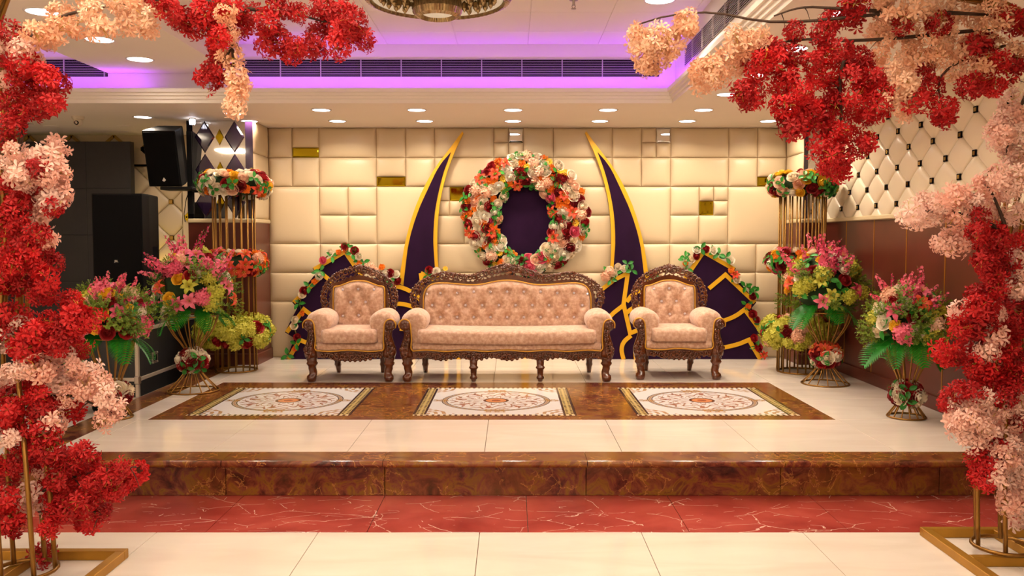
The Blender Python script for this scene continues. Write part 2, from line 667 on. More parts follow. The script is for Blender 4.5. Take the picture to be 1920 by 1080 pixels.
# the stage
stage = MB().box(-2.90, XR + 0.1, 4.92, YB + 0.06, -0.01, ST - 0.014).obj('floor_stage', M['grout'])
tag(stage, 'raised stage with brown marble edge and cream tiled top', 'stage', kind='structure')
SX0, SX1 = -2.92, -2.70      # brown border along the stage's left edge
cuts = [-2.92, -1.62, -0.72, 0.42, 1.52, 2.42, XR]
for a, b in zip(cuts[:-1], cuts[1:]):
    MB().cbox(a + G, b - G, 4.884, 4.925, 0.001, ST - 0.04, 0.002).obj('riser_slab', M['brown'], stage)
    pr = [(4.80 + 0.018 * (1 - math.sin(t)), ST - 0.018 + 0.018 * math.cos(t)) for t in [PI * k / 8 for k in range(9)]]
    pr = [(4.82 - 0.018 * math.sin(t), ST - 0.019 + 0.019 * math.cos(t)) for t in [PI * k / 8 for k in range(9)]]
    poly = pr + [(5.03 - G, ST - 0.038), (5.03 - G, ST)]
    rings = [[(xx, y, z) for y, z in poly] for xx in (a + G, b - G)]
    MB().loft(rings, smooth=False).obj('nosing_slab', M['brown'], stage)
for a, b in ((5.03, 6.3), (6.3, 7.6), (7.6, 9.10)):
    MB().cbox(SX0, SX1 - G, a + G, b - G, ST - 0.02, ST, 0.001).obj('border_slab', M['brown'], stage)
MB().box(SX0, SX0 + 0.03, 4.92, 9.10, 0, ST - 0.02).obj('riser_slab', M['brown'], stage)
IX0, IX1, IY0, IY1 = -2.50, 2.22, 5.94, 7.51
xs_s = [SX1] + [-0.96 + 0.8 * k for k in range(-2, 6) if -2.6 < -0.96 + 0.8 * k < 2.9] + [XR]
tiles(stage, xs_s, [5.03, IY0], ST, M['tile'], 'stage_tile')
tiles(stage, xs_s, [IY1, 8.31, YB], ST, M['tile'], 'stage_tile')
tiles(stage, [SX1, IX0], [IY0, 6.74, IY1], ST, M['tile'], 'stage_tile')
tiles(stage, [IX1, XR], [IY0, 6.74, IY1], ST, M['tile'], 'stage_tile')
MX = [(-2.295, -1.14), (-0.70, 0.455), (0.88, 2.035)]
MY0, MY1 = 6.08, 7.24
inl = [(IX0, IX1, IY0, MY0), (IX0, IX1, MY1, IY1), (IX0, MX[0][0], MY0, MY1), (MX[0][1], MX[1][0], MY0, MY1), (MX[1][1], MX[2][0], MY0, MY1), (MX[2][1], IX1, MY0, MY1)]
for a, b, c, d in inl:
    MB().cbox(a + G, b - G, c + G, d - G, ST - 0.012, ST, 0.001).obj('inlay_slab', M['brown'], stage)
mw, mh = 1.155 / 2, 0.58
med = MB().cbox(-mw + G, mw - G, -mh + G, mh - G, -0.012, 0, 0.001).mesh('medallion_tile', M['medal'])
for a, b in MX:
    link('medallion_tile', med, stage, ((a + b) / 2, (MY0 + MY1) / 2, ST))

# ------------------------------------------------------------------ padded back wall
wall_back = MB().box(-2.56, 2.88, YB, YB + 0.12, 0, SOFF).obj('wall_back', M['wallbase'])
tag(wall_back, 'back wall padded with cream leather squares and small mirrors', 'wall', kind='structure')
CXs = [(p - 959) / F * 9.12 for p in (503, 549, 599, 652.5, 706, 760.5, 815, 870, 925, 980, 1036, 1091, 1146, 1200.5, 1255, 1309, 1363, 1417, 1468)]
CXs[0], CXs[18] = -2.53, 2.85
RZ = [SOFF, 2.298, 2.0, 1.703, 1.407, 1.107, 0.807, 0.51, ST]
edge = [0, 0.02, 0.06, 0.13, 0.25, 0.5, 0.75, 0.87, 0.94, 0.98, 1]


def pad(bm, p0, ux, uz, nrm, wd, ht, depth, soft=0.035):
    """pillow: corner p0, unit axes ux, uz, bulging along nrm"""
    def hgt(d, L):
        return min(1.0, (1 - math.exp(-d / soft)) / (1 - math.exp(-L / 2 / soft)))

    def fn(u, v):
        du, dv = min(u, 1 - u) * wd, min(v, 1 - v) * ht
        h = depth * math.sqrt(max(0, hgt(du, wd) * hgt(dv, ht)))
        h += depth * 0.25 * (u * (1 - u) * v * (1 - v)) * 16
        return p0 + ux * (u * wd) + uz * (v * ht) + nrm * h
    bm.grid(fn, 0, 0, us=edge, vs_=edge)


UX, UZ, UY = Vector((1, 0, 0)), Vector((0, 0, 1)), Vector((0, 1, 0))


def wall_pad(x0, x1, z0, z1):
    mb = MB()
    g = 0.002
    pad(mb, Vector((x0 + g, YB - 0.002, z0 + g)), UX, UZ, -UY, x1 - x0 - 2 * g, z1 - z0 - 2 * g, 0.030)
    mb.obj('leather_pad', M['leather'], wall_back)


def wall_mirror(x0, x1, z0, z1, mat):
    mb = MB()
    c = 0.014
    y0, y1 = YB - 0.004, YB - 0.014
    mb.add([(x0, y0, z0), (x1, y0, z0), (x1, y0, z1), (x0, y0, z1), (x0 + c, y1, z0 + c), (x1 - c, y1, z0 + c), (x1 - c, y1, z1 - c), (x0 + c, y1, z1 - c)],
           [(4, 5, 6, 7), (0, 1, 5, 4), (1, 2, 6, 5), (2, 3, 7, 6), (3, 0, 4, 7)])
    mb.obj('mirror_tile', mat, wall_back)


def P(c0, c1, r0, r1):
    wall_pad(CXs[c0], CXs[c1], RZ[r1], RZ[r0])


for c0, c1 in ((0, 1), (2, 4), (4, 5), (5, 6), (6, 8), (9, 10), (10, 12), (12, 13), (14, 16), (16, 17), (17, 18)):
    P(c0, c1, 0, 1)
for c0, c1 in ((0, 1), (1, 2), (2, 4), (5, 6), (6, 8), (8, 10), (10, 12), (12, 13), (13, 14), (14, 16), (16, 17)):
    P(c0, c1, 1, 2)
for a in ((0, 2, 2, 4), (2, 3, 2, 3), (3, 4, 2, 3), (2, 3, 3, 4), (3, 4, 3, 4), (4, 6, 2, 4), (6, 7, 3, 4), (7, 8, 2, 3), (7, 8, 3, 4), (8, 10, 2, 4), (10, 11, 2, 4), (11, 12, 2, 3),
          (11, 12, 3, 4), (12, 14, 2, 4), (14, 15, 2, 3), (14, 15, 3, 4), (15, 16, 3, 4), (16, 18, 2, 4),
          (0, 2, 4, 5), (2, 4, 4, 5), (4, 6, 4, 5), (6, 8, 4, 5), (8, 10, 4, 5), (10, 12, 4, 5), (12, 14, 4, 5), (14, 16, 4, 5), (16, 17, 4, 5), (17, 18, 4, 5),
          (0, 2, 5, 6), (2, 4, 5, 6), (4, 6, 5, 6), (6, 8, 5, 6), (8, 10, 5, 6), (10, 12, 5, 6), (12, 14, 5, 6), (14, 16, 5, 6), (16, 17, 5, 6), (17, 18, 5, 6),
          (0, 2, 6, 8), (2, 4, 6, 8), (4, 6, 6, 8), (6, 8, 6, 8), (8, 10, 6, 8), (10, 12, 6, 8), (12, 14, 6, 8), (14, 16, 6, 8), (16, 18, 6, 8)):
    P(*a)


def quarter(c, r, which, mat):
    x0, x1, z1, z0 = CXs[c], CXs[c + 1], RZ[r], RZ[r + 1]
    xm, zm = (x0 + x1) / 2, (z0 + z1) / 2
    for k, (a, b, e, f) in {'TL': (x0, xm, zm, z1), 'TR': (xm, x1, zm, z1), 'BL': (x0, xm, z0, zm), 'BR': (xm, x1, z0, zm)}.items():
        if k == which:
            wall_mirror(a + 0.002, b - 0.002, e + 0.002, f - 0.002, mat)
        else:
            wall_pad(a, b, e, f)


quarter(8, 0, 'TR', M['mirror'])
quarter(13, 0, 'TR', M['mirror'])
quarter(6, 2, 'TR', M['gold_mirror'])
quarter(15, 2, 'BL', M['gold_mirror'])
for c, r in ((1, 0), (4, 1), (17, 1)):
    zc = RZ[r + 1] + 0.34 * (RZ[r] - RZ[r + 1])
    wall_mirror(CXs[c] + 0.002, CXs[c + 1] - 0.002, RZ[r + 1] + 0.002, zc, M['gold_mirror'])
    wall_pad(CXs[c], CXs[c + 1], zc, RZ[r])

YF = 8.60                    # face of the wings either side of the padded recess
LEDGE0, LEDGE1 = 1.615, 1.655


def wing(name, label, x_in, x_out, sgn):
    """return wall of the recess plus the face beside it; sgn = -1 left, +1 right"""
    xa, xb = sorted((x_in, x_out))
    o = MB().box(xa, xb, YF, YB + 0.12, 0, SOFF).obj(name, M['wallbase'])
    tag(o, label, 'wall', kind='structure')
    zs = [LEDGE1, 1.703, 2.0, 2.298, SOFF]
    for z0, z1 in zip(zs[:-1], zs[1:]):
        if z1 - z0 < 0.1:
            continue
        mb = MB()
        pad(mb, Vector((x_in, YF + 0.004 if sgn < 0 else YB - 0.03, (z0 if z0 > 1.72 else LEDGE1) + 0.002)), UY if sgn < 0 else -UY, UZ, UX * (-sgn), YB - YF - 0.036, z1 - (z0 if z0 > 1.72 else LEDGE1) - 0.004, 0.022)
        mb.obj('leather_pad', M['leather'], o)
    # wainscot, wrapped round the corner
    t = 0.012
    x0, x1 = (xa, x_in + t) if sgn < 0 else (x_in - t, xb)
    MB().box(x0, x1, YF - t, YB - 0.035, ST if sgn > 0 else 0, LEDGE0).obj('wainscot_panel', M['wainscot'], o)
    MB().cbox(x0 - 0.012 * (sgn > 0), x1 + 0.012 * (sgn < 0), YF - t - 0.022, YB - 0.03, LEDGE0, LEDGE1, 0.008).obj('ledge', M['ledge'], o)
    MB().cbox(x0 - 0.018 * (sgn > 0), x1 + 0.018 * (sgn < 0), YF - t - 0.02, YB - 0.03, ST if sgn > 0 else 0, ST + 0.11, 0.006).obj('baseboard', M['wainscot'], o)
    return o


wl = wing('wall_left_wing', 'narrow wall left of the recess with mirrors above maroon wainscot', -2.53, -3.17, -1)
wr = wing('wall_right_wing', 'narrow wall right of the recess with mirror above maroon wainscot', 2.85, XR + 0.1, 1)


def diamond(cx, cz, hw, hh, y, thick=0.012):
    mb = MB()
    k = 0.85
    o = [(cx, cz - hh), (cx + hw, cz), (cx, cz + hh), (cx - hw, cz)]
    i = [(cx + (x - cx) * k, cz + (z - cz) * k) for x, z in o]
    mb.add([(x, y, z) for x, z in o] + [(x, y - thick, z) for x, z in i], [(4, 5, 6, 7)] + [(a, (a + 1) % 4, 4 + (a + 1) % 4, 4 + a) for a in range(4)])
    return mb


# left wing face: mirror panes, dark diamonds, a small gold diamond
MB().box(-3.115, -2.60, YF - 0.006, YF, LEDGE1, SOFF).obj('mirror_pane', M['mirror'], wl)
MB().box(-2.60, -2.528, YF - 0.012, YF, LEDGE1, SOFF).obj('violet_strip', M['dark_glass'], wl)
MB().box(-3.17, -3.115, YF - 0.012, YF, LEDGE1, SOFF).obj('dark_post', M['dark'], wl)
hz = (SOFF - LEDGE1) / 3
for cx in (-2.995, -2.705):
    for k in range(3):
        diamond(cx, LEDGE1 + hz * (k + 0.5), 0.098, hz / 2 - 0.002, YF - 0.007).obj('dark_diamond', M['dark_glass'], wl)
for k in range(3):
    diamond(-2.85, LEDGE1 + hz * (k + 0.5), 0.042, 0.082, YF - 0.007).obj('gold_diamond', M['gold_mirror'], wl)
# right wing face
MB().box(2.86, XR - 0.004, YF - 0.006, YF, LEDGE1, SOFF).obj('mirror_pane', M['mirror'], wr)
MB().box(2.85, 2.89, YF - 0.010, YF - 0.006, LEDGE1, SOFF).obj('dark_strip', M['dark_glass'], wr)
for k in range(3):
    diamond(3.0, LEDGE1 + hz * (k + 0.5), 0.05, hz / 2 - 0.002, YF - 0.007).obj('bevelled_diamond', M['mirror'], wr)

# ------------------------------------------------------------------ right wall: diamond pads over wainscot
wall_right = MB().box(XR + 0.008, XR + 0.15, YREAR, YB + 0.12, 0, CEIL).obj('wall_right', M['wallbase'])
tag(wall_right, 'right wall with ivory diamond padding above maroon wainscot', 'wall', kind='structure')
DY, DZ, Z0, Y0 = 0.39, 0.1437, 1.735, 8.19


def half_pad(cy, cz):
    """one diamond pad of the right wall, cut where the ledge, ceiling or corner stops it"""
    mb = MB()
    c = Vector((XR + 0.006, cy, cz))
    a = Vector((0, DY / 2, -DZ))
    b = Vector((0, DY / 2, DZ))
    p0 = c - Vector((0, DY / 2, 0))

    def fn(u, v):
        u2, v2 = 0.008 + 0.984 * u, 0.008 + 0.984 * v
        h = 0.034 * (max(0, 16 * u * (1 - u) * v * (1 - v))) ** 0.36
        return p0 + a * u2 + b * v2 + Vector((-h, 0, 0))
    mb.grid(fn, 0, 0, us=edge, vs_=edge)
    bm = bmesh.new()
    vv = [bm.verts.new(p) for p in mb.v]
    for f in mb.f:
        bm.faces.new([vv[i] for i in f])
    for co, no in (((0, 0, LEDGE1), (0, 0, -1)), ((0, 0, SOFF), (0, 0, 1)), ((0, YF - 0.008, 0), (0, 1, 0))):
        bmesh.ops.bisect_plane(bm, geom=bm.verts[:] + bm.edges[:] + bm.faces[:], plane_co=co, plane_no=no, clear_outer=True)
    if not bm.faces:
        bm.free()
        return
    for f in bm.faces:
        f.smooth = True
    me = bpy.data.meshes.new('diamond_pad')
    bm.to_mesh(me)
    bm.free()
    me.materials.append(M['leather_r'])
    link('diamond_pad', me, wall_right)


stud_me = MB().add([(0, -.019, -.019), (0, .019, -.019), (0, .019, .019), (0, -.019, .019), (-.012, -.013, -.013), (-.012, .013, -.013), (-.012, .013, .013), (-.012, -.013, .013)],
                   [(4, 7, 6, 5), (0, 4, 5, 1), (1, 5, 6, 2), (2, 6, 7, 3), (3, 7, 4, 0)]).mesh('mirror_stud', M['bronze'])
stud_rim = MB().box(-0.010, 0.0, -.022, .022, -.022, .022).mesh('stud_rim', M['dark'])
for k in range(0, 7):
    z = Z0 + (k - 0) * DZ
    off = 0 if k % 2 == 0 else DY / 2
    for j in range(-1, 15):
        y = Y0 - off - DY * j
        if YF - 0.03 > y > 2.9 and LEDGE1 < z < SOFF - 0.02:
            s = link('mirror_stud', stud_me, wall_right, (XR - 0.004, y, z))
            link('stud_rim', stud_rim, s)
for k in range(-1, 8):
    z = Z0 + k * DZ
    off = DY / 2 if k % 2 == 0 else 0
    for j in range(-2, 15):
        y = Y0 - off - DY * j
        if y < 9.0 and y > 2.7:
            half_pad(y, z)
MB().box(XR, XR + 0.01, YREAR, 2.9, LEDGE1, SOFF).obj('plain_padding', M['leather_r'], wall_right)
gy = [YF - 0.012] + [8.05 - 0.615 * k for k in range(0, 9)]
for a, b in zip(gy[:-1], gy[1:]):
    MB().cbox(XR - 0.008, XR + 0.01, b + 0.006, a - 0.006, ST if b > 4.8 else 0, LEDGE0, 0.001).obj('wainscot_panel', M['wainscot'], wall_right)
    MB().cbox(XR - 0.011, XR + 0.01, b - 0.005, b + 0.005, ST if b > 4.8 else 0, LEDGE0, 0.001).obj('brass_strip', M['goldstrip'], wall_right)
MB().box(XR - 0.008, XR + 0.01, YREAR, gy[-1] - 0.006, 0, LEDGE0).obj('wainscot_panel', M['wainscot'], wall_right)
MB().cbox(XR - 0.035, XR + 0.01, YREAR, YF - 0.035, LEDGE0, LEDGE1, 0.008).obj('ledge', M['ledge'], wall_right)
bb = MB().cbox(XR - 0.026, XR + 0.006, 4.93, YF - 0.034, ST, 0.318, 0.004).obj('baseboard_right', M['wainscot'])
tag(bb, 'maroon baseboard along the foot of the right wall', 'baseboard', kind='structure')

# ------------------------------------------------------------------ left: far wall, rear and side walls
YFAR = 9.75
wall_far = MB().box(XL, -2.5, YFAR + 0.03, YFAR + 0.15, 0, SOFF).obj('wall_far_left', M['wallbase'])
tag(wall_far, 'padded tan wall behind the loudspeakers with diamond mirror strips', 'wall', kind='structure')
ZBAND = 2.27
def clipped(mb, planes, name, mat, parent):
    bm = bmesh.new()
    vv = [bm.verts.new(p) for p in mb.v]
    for f in mb.f:
        bm.faces.new([vv[i] for i in f])
    for co, no in planes:
        bmesh.ops.bisect_plane(bm, geom=bm.verts[:] + bm.edges[:] + bm.faces[:], plane_co=co, plane_no=no, clear_outer=True)
    if bm.faces:
        for f in bm.faces:
            f.smooth = True
        me = bpy.data.meshes.new(name)
        bm.to_mesh(me)
        me.materials.append(mat)
        link(name, me, parent)
    bm.free()


for k in range(-1, 9):
    for j in range(-4, 6):
        cx = -4.0 + 0.42 * j + (0.21 if k % 2 else 0)
        cz = ZBAND - 0.20 * k
        if cx - 0.21 > -3.66 or cx + 0.21 < -4.75:
            continue
        mb = MB()
        p0 = Vector((cx - 0.21, YFAR + 0.028, cz))

        def fn(u, v, p0=p0):
            h = 0.045 * (max(0, 16 * u * (1 - u) * v * (1 - v))) ** 0.36
            return p0 + Vector((0.21, 0, -0.20)) * u + Vector((0.21, 0, 0.20)) * v + Vector((0, -h, 0))
        mb.grid(fn, 0, 0, us=edge, vs_=edge)
        clipped(mb, [((0, 0, ZBAND), (0, 0, 1)), ((-3.665, 0, 0), (1, 0, 0)), ((-4.75, 0, 0), (-1, 0, 0))], 'diamond_pad', M['leather'], wall_far)
        if cx + 0.21 < -3.70 and cz < ZBAND - 0.05:
            MB().cbox(cx + 0.183, cx + 0.237, YFAR - 0.002, YFAR + 0.028, cz - 0.027, cz + 0.027, 0.008).obj('mirror_stud', M['bronze'], wall_far)
MB().box(XL, -3.66, YFAR + 0.005, YFAR + 0.03, ZBAND + 0.01, SOFF).obj('plain_padding', M['leather'], wall_far)
MB().cbox(XL, -3.66, YFAR - 0.03, YFAR + 0.03, ZBAND - 0.012, ZBAND + 0.012, 0.004).obj('ledge', M['bronze'], wall_far)
MB().cbox(-3.66, -2.6, YFAR - 0.01, YFAR + 0.03, 0, SOFF, 0.01).obj('plain_padding', M['leather'], wall_far)
for j in range(6):
    cx = -3.93 - 0.47 * j
    zc, h = 2.45, 0.145
    pts = [(cx, zc - h), (cx + 0.17, zc), (cx, zc + h), (cx - 0.17, zc)]
    for a in range(4):
        MB().strip_xz([pts[a], pts[(a + 1) % 4]], 0.032, YFAR - 0.01, YFAR + 0.005).obj('mirror_strip', M['bronze'], wall_far)
zz = [(-3.40, SOFF - 0.25), (-3.62, 2.16), (-3.40, 1.93), (-3.62, 1.70), (-3.40, 1.44), (-3.62, 1.20), (-3.40, 0.96)]
for a, b in zip(zz[:-1], zz[1:]):
    MB().strip_xz([a, b], 0.034, YFAR - 0.026, YFAR - 0.01).obj('mirror_strip', M['gold_mirror'], wall_far)
light('wall_wash_lamp', 'AREA', (-3.85, 9.60, 0.95), 1.8, (1.0, 0.72, 0.16), 0.4, 0.05, (PI - 0.5, 0, 0))
wall_left = MB().box(XL - 0.12, XL, YREAR, YFAR + 0.15, 0, CEIL).obj('wall_left', M['paint'])
tag(wall_left, 'plain cream side wall far to the left', 'wall', kind='structure')
wall_rear = MB().box(XL - 0.12, XR + 0.15, YREAR - 0.12, YREAR, 0, CEIL).obj('wall_rear', M['paint'])
tag(wall_rear, 'plain cream wall at the rear of the hall', 'wall', kind='structure')

# ------------------------------------------------------------------ ceiling
CY, CX1, BX0, BX1 = 7.45, 1.31, -3.47, -2.38     # cornice lines and the beam
VY, VX = 7.60, 1.40                               # upright faces behind the coves
ceiling = MB().box(XL, XR + 0.15, YREAR, YFAR + 0.15, CEIL + 0.006, CEIL + 0.1).obj('ceiling', M['white_paint'])
tag(ceiling, 'white panelled ceiling inside the raised tray', 'ceiling', kind='structure')
cxs = [BX1] + [0.135 + 0.6 * k for k in range(-4, 3)] + [VX]
cys = [3.53, 4.13, 4.73, 5.33, 5.93, 6.53, 7.13, VY]
for a, b in zip(cxs[:-1], cxs[1:]):
    for c, d in zip(cys[:-1], cys[1:]):
        MB().cbox(a + 0.003, b - 0.003, c + 0.003, d - 0.003, CEIL, CEIL + 0.008, 0.002).obj('ceiling_panel', M['white_paint'], ceiling)
MB().box(BX1, VX, YREAR, 3.53, CEIL, CEIL + 0.006).obj('plain_ceiling', M['white_paint'], ceiling)
MB().box(XL, BX0, YREAR, VY, CEIL, CEIL + 0.006).obj('plain_ceiling', M['white_paint'], ceiling)
soff = MB().box(XL, XR + 0.02, CY + 0.08, YFAR + 0.1, SOFF, SOFF + 0.1).obj('ceiling_soffit', M['paint'])
tag(soff, 'lowered cream soffit with stepped cornice above the stage', 'ceiling', kind='structure')
MB().box(CX1 + 0.08, XR + 0.02, YREAR, CY + 0.08, SOFF, SOFF + 0.1).obj('side_soffit', M['paint'], soff)
st = [(0.050, SOFF, SOFF + 0.034), (0.034, SOFF + 0.034, SOFF + 0.060), (0.018, SOFF + 0.060, SOFF + 0.086), (0.0, SOFF + 0.086, SOFF + 0.118)]
for d, z0, z1 in st:
    MB().box(XL, CX1 + 0.08, CY + d, CY + 0.08, z0, z1).obj('cornice_step', M['white_paint'], soff)
    MB().box(CX1 + d, CX1 + 0.08, YREAR, CY + d, z0, z1).obj('cornice_step', M['white_paint'], soff)
MB().box(XL, VX, VY, VY + 0.08, SOFF + 0.05, CEIL + 0.01).obj('cove_wall', M['white_paint'], soff)
MB().box(VX, VX + 0.08, YREAR, VY + 0.08, SOFF + 0.05, CEIL + 0.01).obj('cove_wall', M['white_paint'], soff)
beam = MB().cbox(BX0, BX1, YREAR, VY, 2.875, CEIL + 0.006, 0.004).obj('ceiling_beam', M['paint'])
tag(beam, 'broad cream ceiling beam between the two trays', 'beam', kind='structure')


def vent(label, ax, a0, a1, wall, z0=2.845, z1=2.99, step=0.345):
    """linear air grille; ax 'x' on the back face, 'y' on the right face"""
    t = thing('air_vent', label, 'vent', (0, 0, 0), 'ceiling air vents')
    def bx(p0, p1, q0, q1, zz0, zz1):
        mb = MB()
        if ax == 'x':
            return mb.box(p0, p1, wall - q1, wall - q0, zz0, zz1)
        return mb.box(wall - q1, wall - q0, p0, p1, zz0, zz1)
    bx(a0, a1, 0.001, 0.003, z0, z1).obj('backing', M['dark'], t)
    sl = MB()
    n = 10
    for k in range(n + 1):
        zz = z0 + (z1 - z0) * k / n
        q = bx(a0, a1, 0.004, 0.010, zz - 0.0014, zz + 0.0014)
        sl.add(q.v, q.f)
    o = sl.obj('slats', M['slat'], t)
    o['kind'] = 'stuff'
    k = a0
    while k < a1 + 0.01:
        bx(k - 0.004, k + 0.004, 0.004, 0.016, z0, z1).obj('divider', M['slat'], t)
        k += step
    return t


vent('long slatted air vent in the violet back cove', 'x', -2.33, 1.262, VY)
vent('slatted air vent in the side cove, running towards the viewer', 'y', 2.0, 7.15, VX)
vent('slatted air vent in the left tray, partly behind red blossom', 'x', -6.6, -3.47, VY)


def downlight(x, y, z, label, group, r=0.078, power=None, on=True):
    t = thing('downlight', label, 'downlight', (x, y, z), group)
    MB().lathe([(r + 0.014, 0.0), (r + 0.012, -0.006), (r, -0.007), (r - 0.002, -0.003)], 28).obj('trim_ring', M['lamp_ring'], t)
    MB().lathe([(0.0005, -0.004), (r, -0.0045)], 28).obj('diffuser', M['lamp'], t)
    light('lamp', 'AREA', (0, 0, -0.012), SPOT_W if power is None else power, WARM, r * 1.8, parent=t, spread=2.6)
    return t


gx = [-2.56, -1.70, -0.85, 0.01, 0.856, 1.707, 2.50]
od = ['first', 'second', 'third', 'fourth', 'fifth', 'sixth', 'seventh']
for i, x in enumerate(gx):
    downlight(x, 8.60, SOFF, f'round downlight, {od[i]} from the left in the soffit row nearest the wall', 'soffit downlights')
    downlight(x, 7.87 if i else 8.1, SOFF, f'round downlight, {od[i]} from the left in the soffit row nearest the cornice', 'soffit downlights')
for i, y in enumerate((7.03, 6.2, 5.37, 4.54)):
    downlight(1.71, y, SOFF, f'round downlight, {od[i]} from the back in the right side soffit row', 'side soffit downlights')
for i, y in enumerate((7.0, 6.32, 5.56)):
    downlight(-2.94, y, 2.875, f'large downlight, {od[i]} from the back in the ceiling beam', 'beam downlights', 0.095, 3.0)
downlight(-3.48, 8.32, SOFF, 'round downlight left of the soffit rows, beside the small camera', 'left soffit downlights')
downlight(-3.47, 9.02, SOFF, 'round downlight just above the hanging loudspeaker', 'left soffit downlights', power=3.5)
downlight(1.03, 6.2, CEIL, 'round downlight in the tray ceiling at the top of the picture', 'tray downlights', 0.1)

cc = thing('security_camera', 'small white dome camera on the left soffit', 'camera', tuple(at(150, 221, 8.3)))
cc.location = (-4.08, 8.3, SOFF)
MB().lathe([(0.055, 0), (0.055, -0.02), (0.045, -0.03), (0.0005, -0.032)], 20).obj('mount', M['plastic'], cc)
MB().sphere((0, -0.005, -0.05), 0.042, 14, 10).obj('ball', M['plastic'], cc)
MB().lathe([(0.0005, 0.0), (0.018, 0.0), (0.02, 0.012)], 14).obj('lens', M['dark'], cc, (0.008, -0.042, -0.062)).rotation_euler = (1.9, 0, 0)
for x, y in ((-4.55, 8.1), (-3.95, 9.0), (-4.7, 9.0)):
    o = MB().lathe([(0.075, 0), (0.075, -0.004), (0.066, -0.005), (0.0005, -0.004)], 24).obj('blanking_plate', M['paint'])
    o.location = (x, y, SOFF)
    tag(o, {(-4.55, 8.1): 'flat round cover plate on the soffit left of the camera', (-3.95, 9.0): 'flat round cover plate on the soffit between camera and wall',
            (-4.7, 9.0): 'flat round cover plate on the soffit nearest the dark screen'}[(x, y)], 'cover plate', 'round cover plates')
sp = thing('sprinkler', 'small metal sprinkler head hanging from the tray ceiling', 'sprinkler', (0.43, 6.2, CEIL))
MB().lathe([(0.03, 0), (0.03, -0.006), (0.009, -0.008), (0.009, -0.04), (0.0005, -0.04)], 14).obj('escutcheon', M['steel'], sp)
MB().tube([(-0.008, 0, -0.035), (-0.012, 0, -0.05), (0, 0, -0.062)], 0.003).tube([(0.008, 0, -0.035), (0.012, 0, -0.05), (0, 0, -0.062)], 0.003).lathe([(0.018, -0.062), (0.018, -0.065), (0.0005, -0.066)], 12).obj('deflector', M['steel'], sp)

# ------------------------------------------------------------------ chandelier
ch = thing('chandelier', 'round smoky crystal chandelier with two fluted rings', 'chandelier', (-0.468, 5.6, CEIL))
MB().lathe([(0.0005, 0), (0.30, 0), (0.30, -0.03), (0.0005, -0.03)], 40, smooth=False).obj('canopy', M['goldplate'], ch)
MB().lathe([(0.0005, -0.105), (0.43, -0.105), (0.43, -0.095), (0.0005, -0.095)], 48, smooth=False).obj('mirror_plate', M['goldplate'], ch)
MB().lathe([(0.415, -0.06), (0.475, -0.10), (0.478, -0.135), (0.455, -0.172), (0.425, -0.185), (0.418, -0.15), (0.415, -0.06)], 144, smooth=False, flute=-0.012).obj('outer_crystal_ring', M['smoke'], ch)
MB().lathe([(0.385, -0.12), (0.412, -0.165), (0.400, -0.168), (0.37, -0.125)], 64).obj('outer_light_ring', M['chand_led'], ch)
MB().lathe([(0.12, -0.105), (0.150, -0.17), (0.155, -0.225), (0.142, -0.262), (0.115, -0.275), (0.10, -0.24), (0.10, -0.105)], 96, smooth=False, flute=-0.02).obj('inner_crystal_ring', M['smoke'], ch)
MB().lathe([(0.075, -0.22), (0.098, -0.25), (0.09, -0.254), (0.066, -0.224)], 48).obj('inner_light_ring', M['chand_led'], ch)
MB().lathe([(0.0005, -0.21), (0.10, -0.205), (0.10, -0.20)], 48).obj('inner_plate', M['smoke'], ch)
cr_me = MB().lathe([(0.0005, 0.035), (0.016, 0.02), (0.018, -0.015), (0.0005, -0.04)], 6, smooth=False).mesh('crystal_drop', M['smoke'])
for ring, (rr, n) in enumerate(((0.21, 18), (0.285, 24), (0.36, 30))):
    for k in range(n):
        a = 2 * PI * k / n + ring * 0.1
        link('crystal_drop', cr_me, ch, (rr * math.cos(a), rr * math.sin(a), -0.145 - 0.012 * (2 - ring)))

# ------------------------------------------------------------------ carved sofa and armchairs


def superring(cx, cy, z, rx, ry, n=14, p=2.6):
    out = []
    for j in range(n):
        a = 2 * PI * j / n
        c, s = math.cos(a), math.sin(a)
        out.append((cx + rx * math.copysign(abs(c) ** (2 / p), c), cy + ry * math.copysign(abs(s) ** (2 / p), s), z))
    return out


def interp(pts, x):
    if x <= pts[0][0]:
        return pts[0][1]
    for (a, b), (c, d) in zip(pts[:-1], pts[1:]):
        if x <= c:
            t = (x - a) / (c - a)
            t = t * t * (3 - 2 * t) * 0.5 + t * 0.5
            return b + (d - b) * t
    return pts[-1][1]


def resample(poly, n):
    pts = [Vector(p) for p in poly]
    L = [0]
    for a, b in zip(pts[:-1], pts[1:]):
        L.append(L[-1] + (b - a).length)
    out = []
    for k in range(n):
        d = L[-1] * k / (n - 1)
        for i in range(len(pts) - 1):
            if d <= L[i + 1] + 1e-9:
                t = (d - L[i]) / max(1e-9, L[i + 1] - L[i])
                out.append(pts[i].lerp(pts[i + 1], t))
                break
    return out


def smooth_line(poly, n, it=2):
    p = [Vector(q) for q in poly]
    for _ in range(it):
        q = [p[0]]
        for a, b in zip(p[:-1], p[1:]):
            q += [a.lerp(b, 0.25), a.lerp(b, 0.75)]
        q.append(p[-1])
        p = q
    return resample(p, n)


def scroll(mb, c, r, turn, start, y, thick):
    """C-scroll: a spiral tube"""
    pts, rad = [], []
    n = 15
    for k in range(n):
        t = k / (n - 1)
        a = start + turn * t * 2 * PI * 1.25
        q = r * (1 - 0.78 * t)
        pts.append((c[0] + q * math.cos(a), y - 0.006 * math.sin(PI * t), c[1] + q * math.sin(a)))
        rad.append(thick * (1 - 0.35 * t))
    mb.tube(pts, rad, 6)


def mirror_pts(h):
    """half outline from the left end to the middle -> whole outline"""
    return h + [(-x, z) for x, z in h[::-1][1:]]


